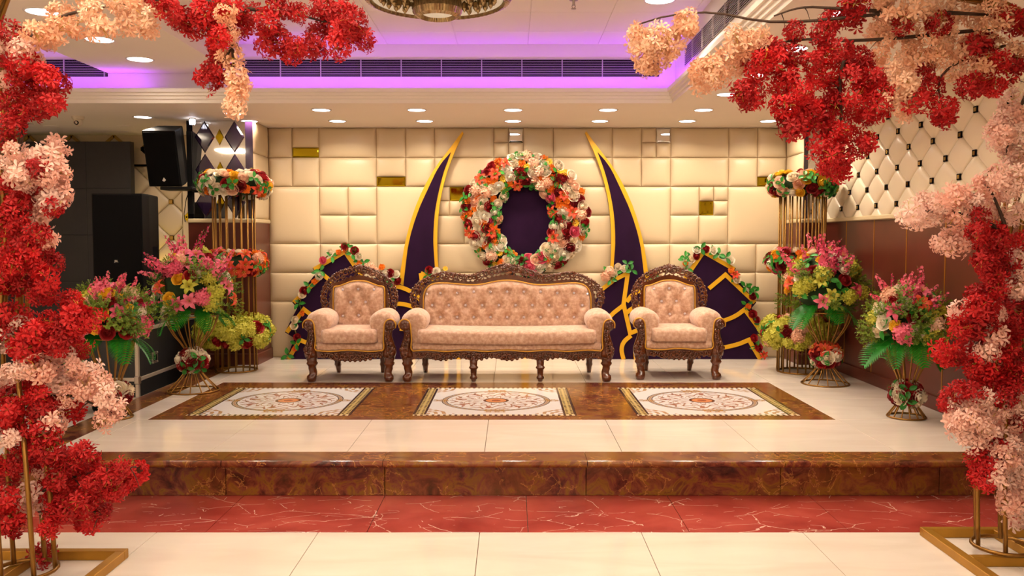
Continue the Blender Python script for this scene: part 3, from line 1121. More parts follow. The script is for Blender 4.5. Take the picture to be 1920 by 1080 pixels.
def seat_furniture(name, label, cat, loc, sh, inner, outer, buttons, midlegs, group=None):
    """carved settee; sh = extra half width over the armchair"""
    t = thing(name, label, cat, loc, group)
    BY = 0.50                    # back plane behind the front legs
    rr = random.Random(name)
    # front legs: cabriole
    for s in (-1, 1):
        secs = [(0.235, -0.335, 0.055, 0.045), (0.20, -0.338, 0.048, 0.042), (0.175, -0.336, 0.040, 0.036), (0.160, -0.335, 0.049, 0.042), (0.150, -0.335, 0.047, 0.040), (0.135, -0.336, 0.033, 0.032),
                (0.112, -0.334, 0.034, 0.030), (0.085, -0.326, 0.034, 0.032), (0.066, -0.326, 0.034, 0.032), (0.052, -0.334, 0.041, 0.040), (0.026, -0.337, 0.042, 0.042), (0.006, -0.335, 0.036, 0.036), (0.0, -0.335, 0.030, 0.030)]
        MB().loft([superring(s * (abs(cx) + sh), 0.03 - 0.02 * (z < 0.06), z, rx, ry) for z, cx, rx, ry in secs[::-1]]).obj('front_leg', M['wood'], t)
        rs = [(0.26, 0.0, 0.034), (0.18, 0.0, 0.033), (0.10, 0.012, 0.028), (0.08, 0.016, 0.033), (0.06, 0.022, 0.026), (0.0, 0.036, 0.020)]
        rx0 = (0.215 if sh == 0 else 0.23) + sh
        MB().loft([superring(s * (rx0 - 0.3 * dx * (sh == 0)), BY + 0.01 + dx, z, q, q, 10) for z, dx, q in rs[::-1]]).obj('rear_leg', M['wood'], t)
        # arm post
        secs = [(0.215, -0.335, 0.055), (0.25, -0.342, 0.058), (0.28, -0.345, 0.056), (0.32, -0.346, 0.044), (0.36, -0.336, 0.040), (0.40, -0.330, 0.034), (0.43, -0.331, 0.032), (0.46, -0.340, 0.038), (0.50, -0.350, 0.036)]
        po = MB().loft([superring(s * (abs(cx) + sh), 0.012, z, rx, 0.036 if z > 0.3 else 0.042) for z, cx, rx in secs]).obj('arm_post', M['wood'], t)
        hx, hz = s * (0.353 + sh), 0.495
        mb = MB()
        rings = []
        for yy, q in ((-0.036, 0.030), (-0.030, 0.044), (-0.01, 0.049), (0.045, 0.049)):
            rings.append([(hx + q * math.cos(2 * PI * j / 18), yy, hz + q * math.sin(2 * PI * j / 18)) for j in range(18)])
        mb.loft(rings)
        mb.obj('scroll_head', M['wood'], po)
        cv = MB()
        for k in range(5):
            a = 2 * PI * k / 5
            cv.sphere((hx + 0.024 * math.cos(a), -0.036, hz + 0.024 * math.sin(a)), (0.012, 0.006, 0.012), 8, 6)
        cv.sphere((hx, -0.038, hz), 0.010, 8, 6)
        for zz, q, xx in ((0.44, 0.014, 0.328), (0.405, 0.012, 0.326), (0.37, 0.014, 0.330), (0.33, 0.018, 0.345), (0.29, 0.022, 0.352), (0.25, 0.018, 0.350)):
            for e in (-1, 1):
                cv.sphere((s * (xx + sh) + e * q * 0.9, -0.030, zz), (q * 0.8, 0.014, q * 1.2), 8, 6)
            scroll(cv, (s * (xx + sh), zz - 0.012), q * 1.2, e, rr.uniform(0, 6), -0.036, 0.0055)
        for k in range(4):
            cv.sphere((s * (0.385 + sh - 0.012 * k), -0.026, 0.285 - 0.022 * k), (0.016, 0.012, 0.02), 8, 6)
        o = cv.obj('post_carving', M['wood'], po)
        o['kind'] = 'stuff'
        # padded arm
        prof = [(-0.285, 0.27), (-0.300, 0.36), (-0.318, 0.43), (-0.372, 0.452), (-0.402, 0.50), (-0.395, 0.556), (-0.355, 0.60), (-0.295, 0.622), (-0.225, 0.612), (-0.170, 0.575), (-0.150, 0.52), (-0.172, 0.46), (-0.212, 0.42), (-0.235, 0.36), (-0.238, 0.27)]
        rings = []
        for yy, k, dz in ((0.0, 0.62, -0.035), (0.008, 0.78, -0.02), (0.03, 0.91, -0.008), (0.07, 0.985, 0.0), (0.14, 1.0, 0.0), (0.25, 0.98, 0.004), (0.36, 0.94, 0.006), (0.46, 0.88, 0.0)):
            ring = []
            for x, z in prof:
                zz = 0.30 + (z - 0.30) * (0.8 + 0.2 * k) + dz if z > 0.3 else z
                xx = -0.285 + (x + 0.285) * k
                ring.append((s * (abs(xx) + sh), yy, zz))
            rings.append(ring if s < 0 else ring[::-1])
        arm = MB().loft(rings).obj('padded_arm', M['fabric'], t)
        md = arm.modifiers.new('smooth', 'SUBSURF')
        md.levels = md.render_levels = 1
        # piping round the arm front
        pp = [(-0.398, 0.470), (-0.404, 0.505), (-0.385, 0.538), (-0.352, 0.550), (-0.318, 0.535), (-0.302, 0.50), (-0.298, 0.43), (-0.292, 0.37), (-0.300, 0.31), (-0.296, 0.283), (-0.275, 0.272)]
        pp = smooth_line([(s * (abs(x) + sh), z) for x, z in pp], 34)
        MB().tube([(p.x, -0.022, p.y) for p in pp], 0.0065, 6).obj('arm_piping', M['piping'], arm)
    # seat base with piping
    W2 = 0.285 + sh
    mb = MB()
    rings = []
    for x in [-W2 + 2 * W2 * k / 20 for k in range(21)]:
        wv = 0.006 * math.cos(x * 18)
        rings.append([(x, -0.012, 0.272 + wv), (x, -0.028, 0.295), (x, -0.022, 0.33), (x, 0.01, 0.35), (x, BY, 0.35), (x, BY, 0.265)][::-1])
    mb.loft(rings)
    base = mb.obj('seat_base', M['fabric'], t)
    MB().tube([(-W2 + 2 * W2 * k / 40, -0.024, 0.274 + 0.006 * math.cos((-W2 + 2 * W2 * k / 40) * 18)) for k in range(41)], 0.0065, 6).obj('seat_piping', M['piping'], base)
    # cushion
    cw = 0.237 + sh
    bm = bmesh.new()
    bmesh.ops.create_grid(bm, x_segments=max(6, int(cw * 24)), y_segments=8, size=0.5)
    me = None
    bm.free()
    mb = MB()
    nx = 22 if sh == 0 else 54
    prof = [(-0.055, 0.343), (-0.066, 0.352), (-0.072, 0.39), (-0.068, 0.432), (-0.052, 0.452), (0.0, 0.462), (0.15, 0.468), (0.30, 0.466), (0.42, 0.46), (0.42, 0.345)]
    rings = []
    for k in range(nx + 1):
        x = -cw + 2 * cw * k / nx
        e = max(0, abs(x) - (cw - 0.03)) / 0.03
        q = math.sqrt(max(0.0, 1 - 0.75 * e * e))
        sag = -0.012 * math.cos(PI * x / (2 * cw)) if sh else 0.0
        rings.append([(x, y + (0.03 * (1 - q) if y < 0 else 0), 0.40 + sag + (z - 0.40) * (0.72 + 0.28 * q)) for y, z in prof][::-1])
    mb.loft(rings)
    mb.obj('seat_cushion', M['fabric'], t)
    # front rail with scalloped lower edge and carving
    W3 = 0.30 + sh
    low = []
    n = 60
    for k in range(n + 1):
        x = -W3 + 2 * W3 * k / n
        if sh == 0:
            z = 0.212 - 0.030 * max(0, math.cos(x / 0.19 * PI / 2)) ** 0.5 if abs(x) < 0.19 else 0.212 + 0.0
        else:
            z = 0.214 - 0.026 * abs(math.sin(x / 0.29 * PI + PI / 2)) ** 2
        low.append((x, z))
    rail = MB().prism_xz(low + [(W3, 0.272), (-W3, 0.272)], -0.006, 0.03).obj('front_rail', M['wood'], t)
    cv = MB()
    k = -W3 + 0.06
    i = 0
    while k < W3 - 0.05:
        zb = interp(low, k)
        scroll(cv, (k, (zb + 0.258) / 2), min(0.026, (0.262 - zb) * 0.42), 1 if i % 2 else -1, rr.uniform(0, 6), -0.014, 0.0085)
        cv.sphere((k + 0.022, -0.010, zb + 0.006), (0.016, 0.012, 0.016), 8, 5)
        cv.sphere((k + 0.022, -0.010, 0.250), (0.014, 0.010, 0.010), 8, 5)
        k += 0.044
        i += 1
    o = cv.obj('rail_carving', M['wood'], rail)
    o['kind'] = 'stuff'
    for x in midlegs:
        secs = [(0.23, 0.045), (0.21, 0.036), (0.17, 0.034), (0.135, 0.030), (0.128, 0.040), (0.118, 0.040), (0.108, 0.029), (0.075, 0.026), (0.05, 0.024), (0.042, 0.032), (0.028, 0.034), (0.02, 0.024), (0.0, 0.018)]
        MB().loft([superring(x, 0.02, z, q, q * 0.9) for z, q in secs[::-1]]).obj('front_leg', M['wood'], t)
    for s in (-1, 1):
        MB().box(s * W3 - 0.015, s * W3 + 0.015, 0.03, BY, 0.22, 0.30).obj('side_rail', M['wood'], t)
    MB().box(-W3, W3, BY - 0.02, BY + 0.02, 0.22, 0.30).obj('rear_rail', M['wood'], t)
    # backrest: tufted pad inside the inner outline
    inn = smooth_line(mirror_pts(inner), 61, 1)
    xs_i = [p.x for p in inn]
    top = [(p.x, p.y) for p in inn]
    hw = max(xs_i)

    def topz(x):
        best = top[0][1]
        for (a, b), (c, d) in zip(top[:-1], top[1:]):
            if a - 1e-6 <= x <= c + 1e-6 and c > a:
                return b + (d - b) * (x - a) / (c - a)
        return best
    nx, nz = (36, 26) if sh == 0 else (96, 26)
    zb0 = 0.38

    segs = []
    for i, (x, z) in enumerate(buttons):
        for (x2, z2) in buttons[i + 1:]:
            if abs(z - z2) > 0.06 and math.hypot(x - x2, z - z2) < 0.175:
                segs.append((x, z, x2, z2))

    def fn(u, v):
        x = -hw + 2 * hw * u
        z = zb0 + (topz(x) - zb0) * v
        eu, ev = min(u, 1 - u) * 2 * hw, (1 - v) * (topz(x) - zb0)
        h = 0.075 * math.sqrt(min(1, eu / 0.05)) ** 0.8 * math.sqrt(min(1, ev / 0.05)) ** 0.8
        d = 0
        for bx, bz in buttons:
            q = ((x - bx) ** 2 + (z - bz) ** 2)
            if q < 0.01:
                d += 0.030 * math.exp(-q / 0.0008)
        for x1, z1, x2, z2 in segs:
            if abs(x - (x1 + x2) / 2) < 0.1:
                L2 = (x2 - x1) ** 2 + (z2 - z1) ** 2
                tt = max(0, min(1, ((x - x1) * (x2 - x1) + (z - z1) * (z2 - z1)) / L2))
                q = (x - x1 - tt * (x2 - x1)) ** 2 + (z - z1 - tt * (z2 - z1)) ** 2
                d += (0.013 if sh == 0 else 0.007) * math.exp(-q / 0.00025)
        lean = 0.06 * (z - 0.4)
        return (x, BY - 0.01 - h + min(d, 0.034) * (h > 0.03) + lean, z)
    back = MB().grid(fn, nx, nz).obj('backrest', M['fabric'], t)
    bt = MB().lathe([(0.0005, 0.012), (0.007, 0.010), (0.013, 0.003), (0.013, -0.004)], 8, smooth=False).mesh('crystal_button', M['crystal'])
    for bx, bz in buttons:
        y = fn((bx + hw) / (2 * hw), (bz - zb0) / (topz(bx) - zb0))[1]
        b = link('crystal_button', bt, back, (bx, y - 0.003, bz))
        b.rotation_euler = (PI / 2, 0, 0)
    lean = lambda z: BY - 0.02 + 0.06 * (z - 0.4)
    MB().tube([(-hw, lean(0.45) - 0.03, 0.42)] + [(p.x, lean(p.y) - 0.026, p.y) for p in inn] + [(hw, lean(0.45) - 0.03, 0.42)], 0.0065, 6).obj('back_piping', M['piping'], back)
    # carved wooden back frame
    out = smooth_line(mirror_pts(outer), 121, 2)
    inn2 = resample([(-hw, 0.50)] + [(p.x, p.y) for p in inn] + [(hw, 0.50)], 121)
    mid = [a.lerp(b, 0.34) for a, b in zip(inn2, out)]
    fr = MB()
    verts, faces = [], []
    for a, b in zip(inn2, mid):
        verts += [(a.x * 0.985, lean(a.y) - 0.008, a.y - 0.01), (b.x, lean(b.y) - 0.012, b.y), (b.x, lean(b.y) + 0.03, b.y), (a.x * 0.985, lean(a.y) + 0.03, a.y - 0.01)]
    for i in range(120):
        for j in range(4):
            faces.append((i * 4 + j, i * 4 + (j + 1) % 4, i * 4 + 4 + (j + 1) % 4, i * 4 + 4 + j))
    faces += [(0, 1, 2, 3), (483, 482, 481, 480)]
    fr.add(verts, faces)
    frame = fr.obj('back_frame', M['wood'], t)
    bk = MB().prism_xz([(-hw, 0.36)] + [(p.x, p.y - 0.012) for p in inn] + [(hw, 0.36)], BY + 0.012, BY + 0.03).obj('back_panel', M['wood'], frame)
    cv = MB()
    L = sum((b - a).length for a, b in zip(out[:-1], out[1:]))
    n = int(L / 0.042)
    o2, m2, i2 = resample([(p.x, p.y) for p in out], n), resample([(p.x, p.y) for p in mid], n), resample([(p.x, p.y) for p in inn2], n)
    for k in range(n):
        o_, m_ = o2[k], m2[k]
        wd = (o_ - m_).length
        c = o_.lerp(m_, 0.42)
        y = lean(c.y) - 0.006
        scroll(cv, (c.x, c.y), min(0.036, wd * 0.52), 1 if k % 2 else -1, rr.uniform(0, 6.3), y, 0.0088)
        cv.sphere((o_.x, lean(o_.y) - 0.004, o_.y), (0.013, 0.010, 0.013), 8, 6)
        q = (o_ + o2[min(k + 1, n - 1)]) / 2
        cv.sphere((q.x, lean(q.y), q.y), (0.009, 0.009, 0.009), 6, 5)
        cv.sphere((m_.x, lean(m_.y) - 0.010, m_.y), (0.010, 0.007, 0.012), 8, 5)
        for e in (0.3, 0.62):
            p_ = o_.lerp(m_, e)
            d_ = (o2[min(k + 1, n - 1)] - o2[max(k - 1, 0)]).normalized() * 0.018
            cv.tube([(p_.x - d_.x, y + 0.006, p_.y - d_.y), (p_.x, y - 0.004, p_.y), (p_.x + d_.x, y + 0.006, p_.y + d_.y)], [0.003, 0.0075, 0.003], 5)
    cv.tube([(p.x, lean(p.y) + 0.004, p.y) for p in [a.lerp(b, 0.06) for a, b in zip(out, inn2)]], 0.0065, 6)
    # crest
    tp = out[60]
    for k in range(-3, 4):
        a = PI / 2 + k * 0.36
        cv.tube([(tp.x, lean(tp.y) - 0.012, tp.y - 0.05), (tp.x + 0.032 * math.cos(a), lean(tp.y) - 0.02, tp.y - 0.05 + 0.034 * math.sin(a)), (tp.x + 0.05 * math.cos(a), lean(tp.y) - 0.01, tp.y - 0.05 + 0.058 * math.sin(a))], [0.006, 0.011, 0.004], 6)
    cv.sphere((tp.x, lean(tp.y) - 0.022, tp.y - 0.05), (0.017, 0.012, 0.017), 10, 8)
    o = cv.obj('back_carving', M['wood'], frame)
    o['kind'] = 'stuff'
    return t


ch_in = [(-0.236, 0.50), (-0.237, 0.66), (-0.236, 0.785), (-0.225, 0.806), (-0.18, 0.808), (-0.13, 0.828), (-0.07, 0.852), (0.0, 0.858)]
ch_out = [(-0.315, 0.585), (-0.345, 0.63), (-0.352, 0.70), (-0.345, 0.765), (-0.315, 0.825), (-0.28, 0.868), (-0.235, 0.908), (-0.18, 0.94), (-0.11, 0.968), (-0.05, 0.985), (0, 1.005)]
ch_bt = [(-0.147, 0.775), (-0.006, 0.780), (0.14, 0.777), (-0.076, 0.660), (0.062, 0.662), (-0.145, 0.535), (0.0, 0.540), (0.14, 0.545)]
so_in = [(-0.768, 0.50), (-0.770, 0.66), (-0.766, 0.745), (-0.735, 0.80), (-0.68, 0.832), (-0.60, 0.838), (-0.50, 0.832), (-0.40, 0.822), (-0.30, 0.818), (-0.22, 0.826), (-0.12, 0.85), (0, 0.864)]
so_out = [(-0.835, 0.585), (-0.878, 0.64), (-0.896, 0.715), (-0.872, 0.785), (-0.80, 0.855), (-0.69, 0.905), (-0.59, 0.938), (-0.50, 0.920), (-0.42, 0.912), (-0.336, 0.898), (-0.22, 0.948), (-0.116, 0.984), (0, 1.018)]
so_bt = [(-0.735 + 0.0 * k if k == 0 else -0.765 + 0.153 * k, 0.745 + (0.012 if k > 2 and k < 8 else 0)) for k in range(0, 11)][1:] + [(-0.735, 0.735), (0.735, 0.735)]
so_bt = [b for b in so_bt if abs(b[0]) < 0.74]
so_bt += [(-0.688 + 0.153 * k, 0.633) for k in range(10)] + [(-0.612 + 0.153 * k, 0.523) for k in range(9)]
sofa = seat_furniture('carved_sofa', 'long rose-beige tufted sofa with carved wooden frame, centre stage', 'sofa', (-0.044, 7.54, ST), 0.53, so_in, so_out, so_bt, (-0.29, 0.29))
arml = seat_furniture('carved_armchair', 'carved rose-beige armchair left of the sofa, beside the dark flight case', 'armchair', (-1.405, 7.54, ST), 0.0, ch_in, ch_out, ch_bt, (), 'armchairs flanking the sofa')
armr = seat_furniture('carved_armchair', 'carved rose-beige armchair right of the sofa, nearest the diamond-padded wall', 'armchair', (1.468, 7.66, ST), 0.0, ch_in, ch_out, ch_bt, (), 'armchairs flanking the sofa')

# ------------------------------------------------------------------ backdrop boards
BYF = 9.03                      # front of the boards
AX = 982.0                      # their axis of symmetry in the photograph


def bp(px, py, flip=False, Y=BYF):
    if flip:
        px = 2 * AX - px
    p = at(px, py, Y)
    return (p.x, max(ST + 0.001, p.z))


def horn(label, flip):
    o_l = [(866, 246), (842.5, 278), (815, 313), (792.5, 353), (774, 396.7), (759, 451), (753, 487.5), (748.7, 516.7), (744, 560), (741, 620), (741, 676)]
    o_r = [(868, 250), (848.7, 290), (834, 332), (824, 376), (819.6, 417), (818.5, 453), (819.6, 491.7), (821.7, 508), (826, 560), (834, 620), (843, 676)]
    i_l = [(844.6, 285), (821.7, 311), (801, 355), (782, 396.7), (765.4, 451), (759, 502), (753, 560), (750, 620), (750, 676)]
    i_r = [(842.5, 291), (830, 324), (818.5, 371.7), (813, 407), (811, 453), (813, 481), (817, 540), (825, 620), (834, 676)]
    c = bp(790, 676, flip)
    t = thing('backdrop_horn', label, 'backdrop', (c[0], BYF, ST), 'tall horn-shaped backdrop boards')
    f = lambda L: [(x - c[0], z - ST) for x, z in [bp(a, b, flip) for a, b in L]]
    A = smooth_line(f(o_l), 40, 1)
    B = smooth_line(f(o_r), 40, 1)
    MB().prism_xz([(p.x, p.y) for p in A] + [(p.x, p.y) for p in B[::-1]], 0.0, 0.025).obj('gold_board', M['goldtrim'], t)
    A = smooth_line(f(i_l), 40, 1)
    B = smooth_line(f(i_r), 40, 1)
    MB().prism_xz([(p.x, p.y) for p in A] + [(p.x, p.y) for p in B[::-1]], -0.006, 0.0).obj('velvet_panel', M['velvet'], t)
    return t


horn('tall curved aubergine horn board with gold edge, left of the flower wreath', False)
horn('tall curved aubergine horn board with gold edge, right of the flower wreath', True)

FB = BYF - 0.05


def fan(label, flip):
    sil = [(1100, 676), (1096, 600), (1128, 541), (1150, 524), (1177, 508), (1181, 530), (1205, 538), (1240, 520), (1283, 522), (1318, 468), (1379, 503), (1373, 513), (1417, 567), (1408, 578), (1431, 623), (1413, 634), (1428, 676)]
    c = bp(1270, 676, flip, FB)
    t = thing('backdrop_fan', label, 'backdrop', (c[0], FB, ST), 'fan-shaped backdrop boards')
    f = lambda L: [(x - c[0], z - ST) for x, z in [bp(a, b, flip, FB) for a, b in L]]
    MB().prism_xz(f(sil), 0.0, 0.025).obj('velvet_panel', M['velvet'], t)
    strips = [[(1283, 522), (1300, 498), (1318, 472), (1376, 505)], [(1328, 541), (1359, 515), (1414, 567)], [(1354, 602), (1378, 593), (1395, 580), (1427, 623)], [(1354, 652), (1382, 646), (1403, 637), (1424, 676)],
              [(1128, 542), (1150, 525), (1176, 512)], [(1176, 512), (1168, 570), (1181, 628)], [(1130, 606), (1150, 586), (1168, 572)], [(1174, 566), (1184, 552), (1207, 540), (1225, 536)],
              [(1172, 588), (1185, 577), (1206, 570), (1225, 569)], [(1182, 624), (1197, 618), (1215, 616)], [(1182, 629), (1168, 640), (1163, 655), (1168, 676)], [(1196, 648), (1190, 660), (1191, 676)], [(1105, 610), (1105, 676)], [(1135, 620), (1128, 640), (1128, 676)]]
    for k, s in enumerate(strips):
        if k in (3, 10):
            pass
        pts = f(s)
        if len(pts) > 2 and k in (2, 3, 7, 8, 10):
            pts = [(p.x, p.y) for p in smooth_line(pts[:3] if k in (2, 3) else pts, 12)] + (pts[3:] if k in (2, 3) else [])
        MB().strip_xz(pts, 0.042, -0.008 - 0.0007 * k, 0.0).obj('gold_strip', M['goldtrim'], t)
    return t


fan('low stepped fan board in aubergine and gold behind the left armchair', True)
fan('low stepped fan board in aubergine and gold behind the right armchair', False)

# ------------------------------------------------------------------ flower meshes


def petal_grid(mb, ang, fn, nu=3, nv=3, mi=0):
    ca, sa = math.cos(ang), math.sin(ang)

    def g(u, v):
        x, y, z = fn(u, v)
        return (x * ca - y * sa, x * sa + y * ca, z)
    mb.grid(g, nu, nv, mi)


def rose_mesh(name, mat):
    """cupped petals in five rings; the inner ones close over the heart"""
    mb = MB()
    rr = random.Random(name)
    for k, (n, r, h, w, close) in enumerate(((3, 0.011, 0.050, 1.25, 0.55), (3, 0.019, 0.050, 1.25, 0.34), (4, 0.029, 0.046, 1.0, 0.16), (5, 0.040, 0.038, 0.85, -0.05), (6, 0.050, 0.026, 0.75, -0.22))):
        for i in range(n):
            a = 2 * PI * i / n + k * 0.75

            def f(u, v, r=r, h=h, w=w, close=close):
                s = (u - 0.5) * 2
                vv = v * (1 - 0.14 * s * s)
                rad = r * (0.35 + 0.65 * math.sin(min(1, vv * 1.5) * PI / 2)) * (1 - close * max(0, vv - 0.45) / 0.55) + 0.0035 * s
                an = s * w * (0.5 + 0.5 * math.sin(PI * (0.15 + 0.7 * v)))
                return (rad * math.cos(an), rad * math.sin(an), h * vv - 0.006 * (close < 0) * vv ** 4)
            petal_grid(mb, a + rr.uniform(-.1, .1), f, 4, 4)
    mb.sphere((0, 0, 0.014), (0.034, 0.034, 0.014), 8, 5)
    mb.sphere((0, 0, 0.036), (0.007, 0.007, 0.010), 6, 5)
    for i in range(3):
        petal_grid(mb, 2 * PI / 3 * i + 0.3, lambda u, v: (0.014 + 0.048 * v, (u - 0.5) * 0.026 * math.sin(PI * min(0.98, v * 0.85 + 0.12)), -0.002 + 0.006 * v), 1, 2, 1)
    return mb.mesh(name, [mat, M['leaf']])


def ruffle_mesh(name, mat, r=0.045, n=34, mat2=None):
    """carnation or marigold: a dome of frilled petals"""
    mb = MB()
    rr = random.Random(name)
    for i in range(n):
        t = (i + 0.5) / n
        el = math.acos(1 - 1.02 * t)
        az = i * 2.39996
        d = Vector((math.sin(el) * math.cos(az), math.sin(el) * math.sin(az), math.cos(el) * 0.8))
        s = d.cross(Vector((0, 0, 1)))
        s = (s if s.length > 0.05 else Vector((1, 0, 0))).normalized().lerp(Vector((rr.uniform(-1, 1), rr.uniform(-1, 1), rr.uniform(-1, 1))), 0.4).normalized()
        wd = r * 0.36
        tip = d * r * rr.uniform(0.88, 1.1)
        b = d * r * 0.4
        mb.add([b, tip * 0.9 - s * wd, tip - s * wd * 0.35 + d * 0.004, tip * 1.0 + s * wd * 0.4 - d * 0.003, tip * 0.92 + s * wd], [(0, 1, 2), (0, 2, 3), (0, 3, 4)], 0, False)
    mb.sphere((0, 0, 0), r * 0.55, 8, 5)
    return mb.mesh(name, mat)


def hydrangea_mesh(name, mat, r=0.066, n=58):
    mb = MB()
    rr = random.Random(name)
    for i in range(n):
        t = (i + 0.5) / n
        el = math.acos(1 - 1.55 * t)
        az = i * 2.39996
        d = Vector((math.sin(el) * math.cos(az), math.sin(el) * math.sin(az), math.cos(el)))
        q = (d + Vector((rr.uniform(-.35, .35), rr.uniform(-.35, .35), rr.uniform(-.35, .35)))).to_track_quat('Z', 'Y') @ Quaternion((0, 0, 1), rr.uniform(0, 3))
        c = d * r * rr.uniform(0.78, 1.12)
        s = r * 0.34
        for k in range(4):
            a = k * PI / 2
            e = q @ Vector((math.cos(a), math.sin(a), 0.18))
            f = q @ Vector((-math.sin(a), math.cos(a), 0))
            u = q @ Vector((0, 0, rr.uniform(0.0, 0.25)))
            mb.add([c, c + e * s * 0.45 - f * s * 0.36, c + e * s * 0.85 - f * s * 0.34 + u * s, c + e * s * 1.08 + u * s, c + e * s * 0.85 + f * s * 0.34 + u * s, c + e * s * 0.45 + f * s * 0.36], [(0, 1, 2, 3), (0, 3, 4, 5)], 0, False)
    mb.sphere((0, 0, 0), r * 0.70, 8, 6)
    return mb.mesh(name, mat)


def lily_mesh(name, mat, L=0.085):
    mb = MB()
    for i in range(6):
        k = 0.9 if i % 2 else 1.0

        def f(u, v):
            s = (u - 0.5) * 2
            wd = 0.019 * math.sin(PI * (0.12 + 0.86 * v)) ** 0.8
            return (0.006 + L * 0.86 * k * v, s * wd, 0.008 + 0.05 * math.sin(v * 2.1) * 0.8 - 0.03 * v ** 3 + 0.006 * s * s)
        petal_grid(mb, i * PI / 3, f, 2, 5)
    for i in range(5):
        a = i * 1.257
        mb.tube([(0, 0, 0.01), (0.012 * math.cos(a), 0.012 * math.sin(a), 0.05), (0.02 * math.cos(a), 0.02 * math.sin(a), 0.06)], 0.0018, 4, 1)
    return mb.mesh(name, [mat, M['stamen']])


def daisy_mesh(name, mat):
    mb = MB()
    for ring, (n, L, lift) in enumerate(((12, 0.036, 0.2), (9, 0.026, 0.55))):
        for i in range(n):
            def f(u, v, L=L, lift=lift):
                s = (u - 0.5) * 2
                return (0.006 + L * v, s * 0.0085 * math.sin(PI * (0.15 + 0.75 * v)), 0.006 + lift * L * v)
            petal_grid(mb, 2 * PI * i / n + ring * 0.2, f, 1, 2)
    mb.sphere((0, 0, 0.012), (0.012, 0.012, 0.009), 8, 5, 1)
    return mb.mesh(name, [mat, M['stamen']])


def leaf_mesh(name, mat, L=0.085, W=0.05, n=3):
    """sprig of n leaves spreading round the axis"""
    mb = MB()
    for i in range(n):
        def f(u, v):
            s = (u - 0.5) * 2
            wd = W / 2 * math.sin(PI * min(0.995, 0.06 + 0.93 * v)) ** 0.75
            return (0.008 + L * v, s * wd, 0.012 + 0.03 * v - 0.03 * v * v + 0.010 * s * s)
        petal_grid(mb, 2 * PI * i / n, f, 2, 4)
    return mb.mesh(name, mat)


def frond_mesh(name, mat, L=0.27, W=0.115, n=15):
    """palm-like leaf along +X, drooping"""
    mb = MB()
    mid = lambda t: Vector((L * t, 0, 0.05 * t - 0.13 * t * t))
    mb.tube([mid(k / 6) for k in range(7)], [0.004, 0.004, 0.0035, 0.003, 0.0025, 0.002, 0.001], 5)
    for i in range(n):
        t = 0.12 + 0.86 * i / (n - 1)
        p = mid(t)
        ln = W * (math.sin(PI * (0.14 + 0.80 * t)) ** 0.7)
        for s in (-1, 1):
            d = Vector((0.62, s * 0.78, -0.10)).normalized()
            w = Vector((0.0098, 0, 0))
            q = p + d * ln
            mb.add([p - w, p + w, p + d * ln * 0.6 + w * 0.9 + Vector((0, 0, 0.006)), q, p + d * ln * 0.6 - w * 0.9 + Vector((0, 0, 0.006))], [(0, 1, 2, 4), (4, 2, 3)], 0, False)
    return mb.mesh(name, mat)


def spray_mesh(name, mat, L=0.26, n=20, size=0.018, bend=0.2):
    """upright flower spike along +Z with small blooms, buds at the tip"""
    mb = MB()
    rr = random.Random(name)
    mid = lambda t: Vector((bend * L * t * t, 0, L * t))
    mb.tube([mid(k / 5) for k in range(6)], [0.003] * 5 + [0.0012], 5, 1)
    for i in range(n):
        t = 0.25 + 0.74 * i / n
        az = i * 2.4
        c = mid(t) + Vector((math.cos(az), math.sin(az), 0.2)) * size * 0.9 * (1.25 - t)
        s = size * (1.25 - 0.75 * t) * rr.uniform(0.85, 1.15)
        d = Vector((math.cos(az), math.sin(az), 0.35)).normalized()
        q = d.to_track_quat('Z', 'Y')
        for k in range(5):
            a = k * 2 * PI / 5 + az
            e = q @ Vector((math.cos(a), math.sin(a), 0.45))
            f = q @ Vector((-math.sin(a), math.cos(a), 0))
            mb.add([c, c + e * s * 0.7 - f * s * 0.5, c + e * s * 1.25, c + e * s * 0.7 + f * s * 0.5], [(0, 1, 2, 3)], 0, False)
    return mb.mesh(name, [mat, M['stem']])


def fern_mesh(name, mat, L=0.17):
    mb = MB()
    rr = random.Random(name)
    for k in range(7):
        a = k * 2.4
        sp = 0.15 + 0.06 * k
        d = Vector((math.cos(a) * sp, math.sin(a) * sp, 1)).normalized()
        for i in range(14):
            t = 0.25 + 0.75 * i / 14
            p = d * L * t
            for _ in range(2):
                e = (d * 0.5 + Vector((rr.uniform(-1, 1), rr.uniform(-1, 1), rr.uniform(-.5, .5)))).normalized()
                w = e.cross(d).normalized() * 0.005
                q = p + e * 0.03 * (1.2 - t * 0.6)
                mb.add([p, (p + q) / 2 - w, q, (p + q) / 2 + w], [(0, 1, 2, 3)], 0, False)
    return mb.mesh(name, mat)


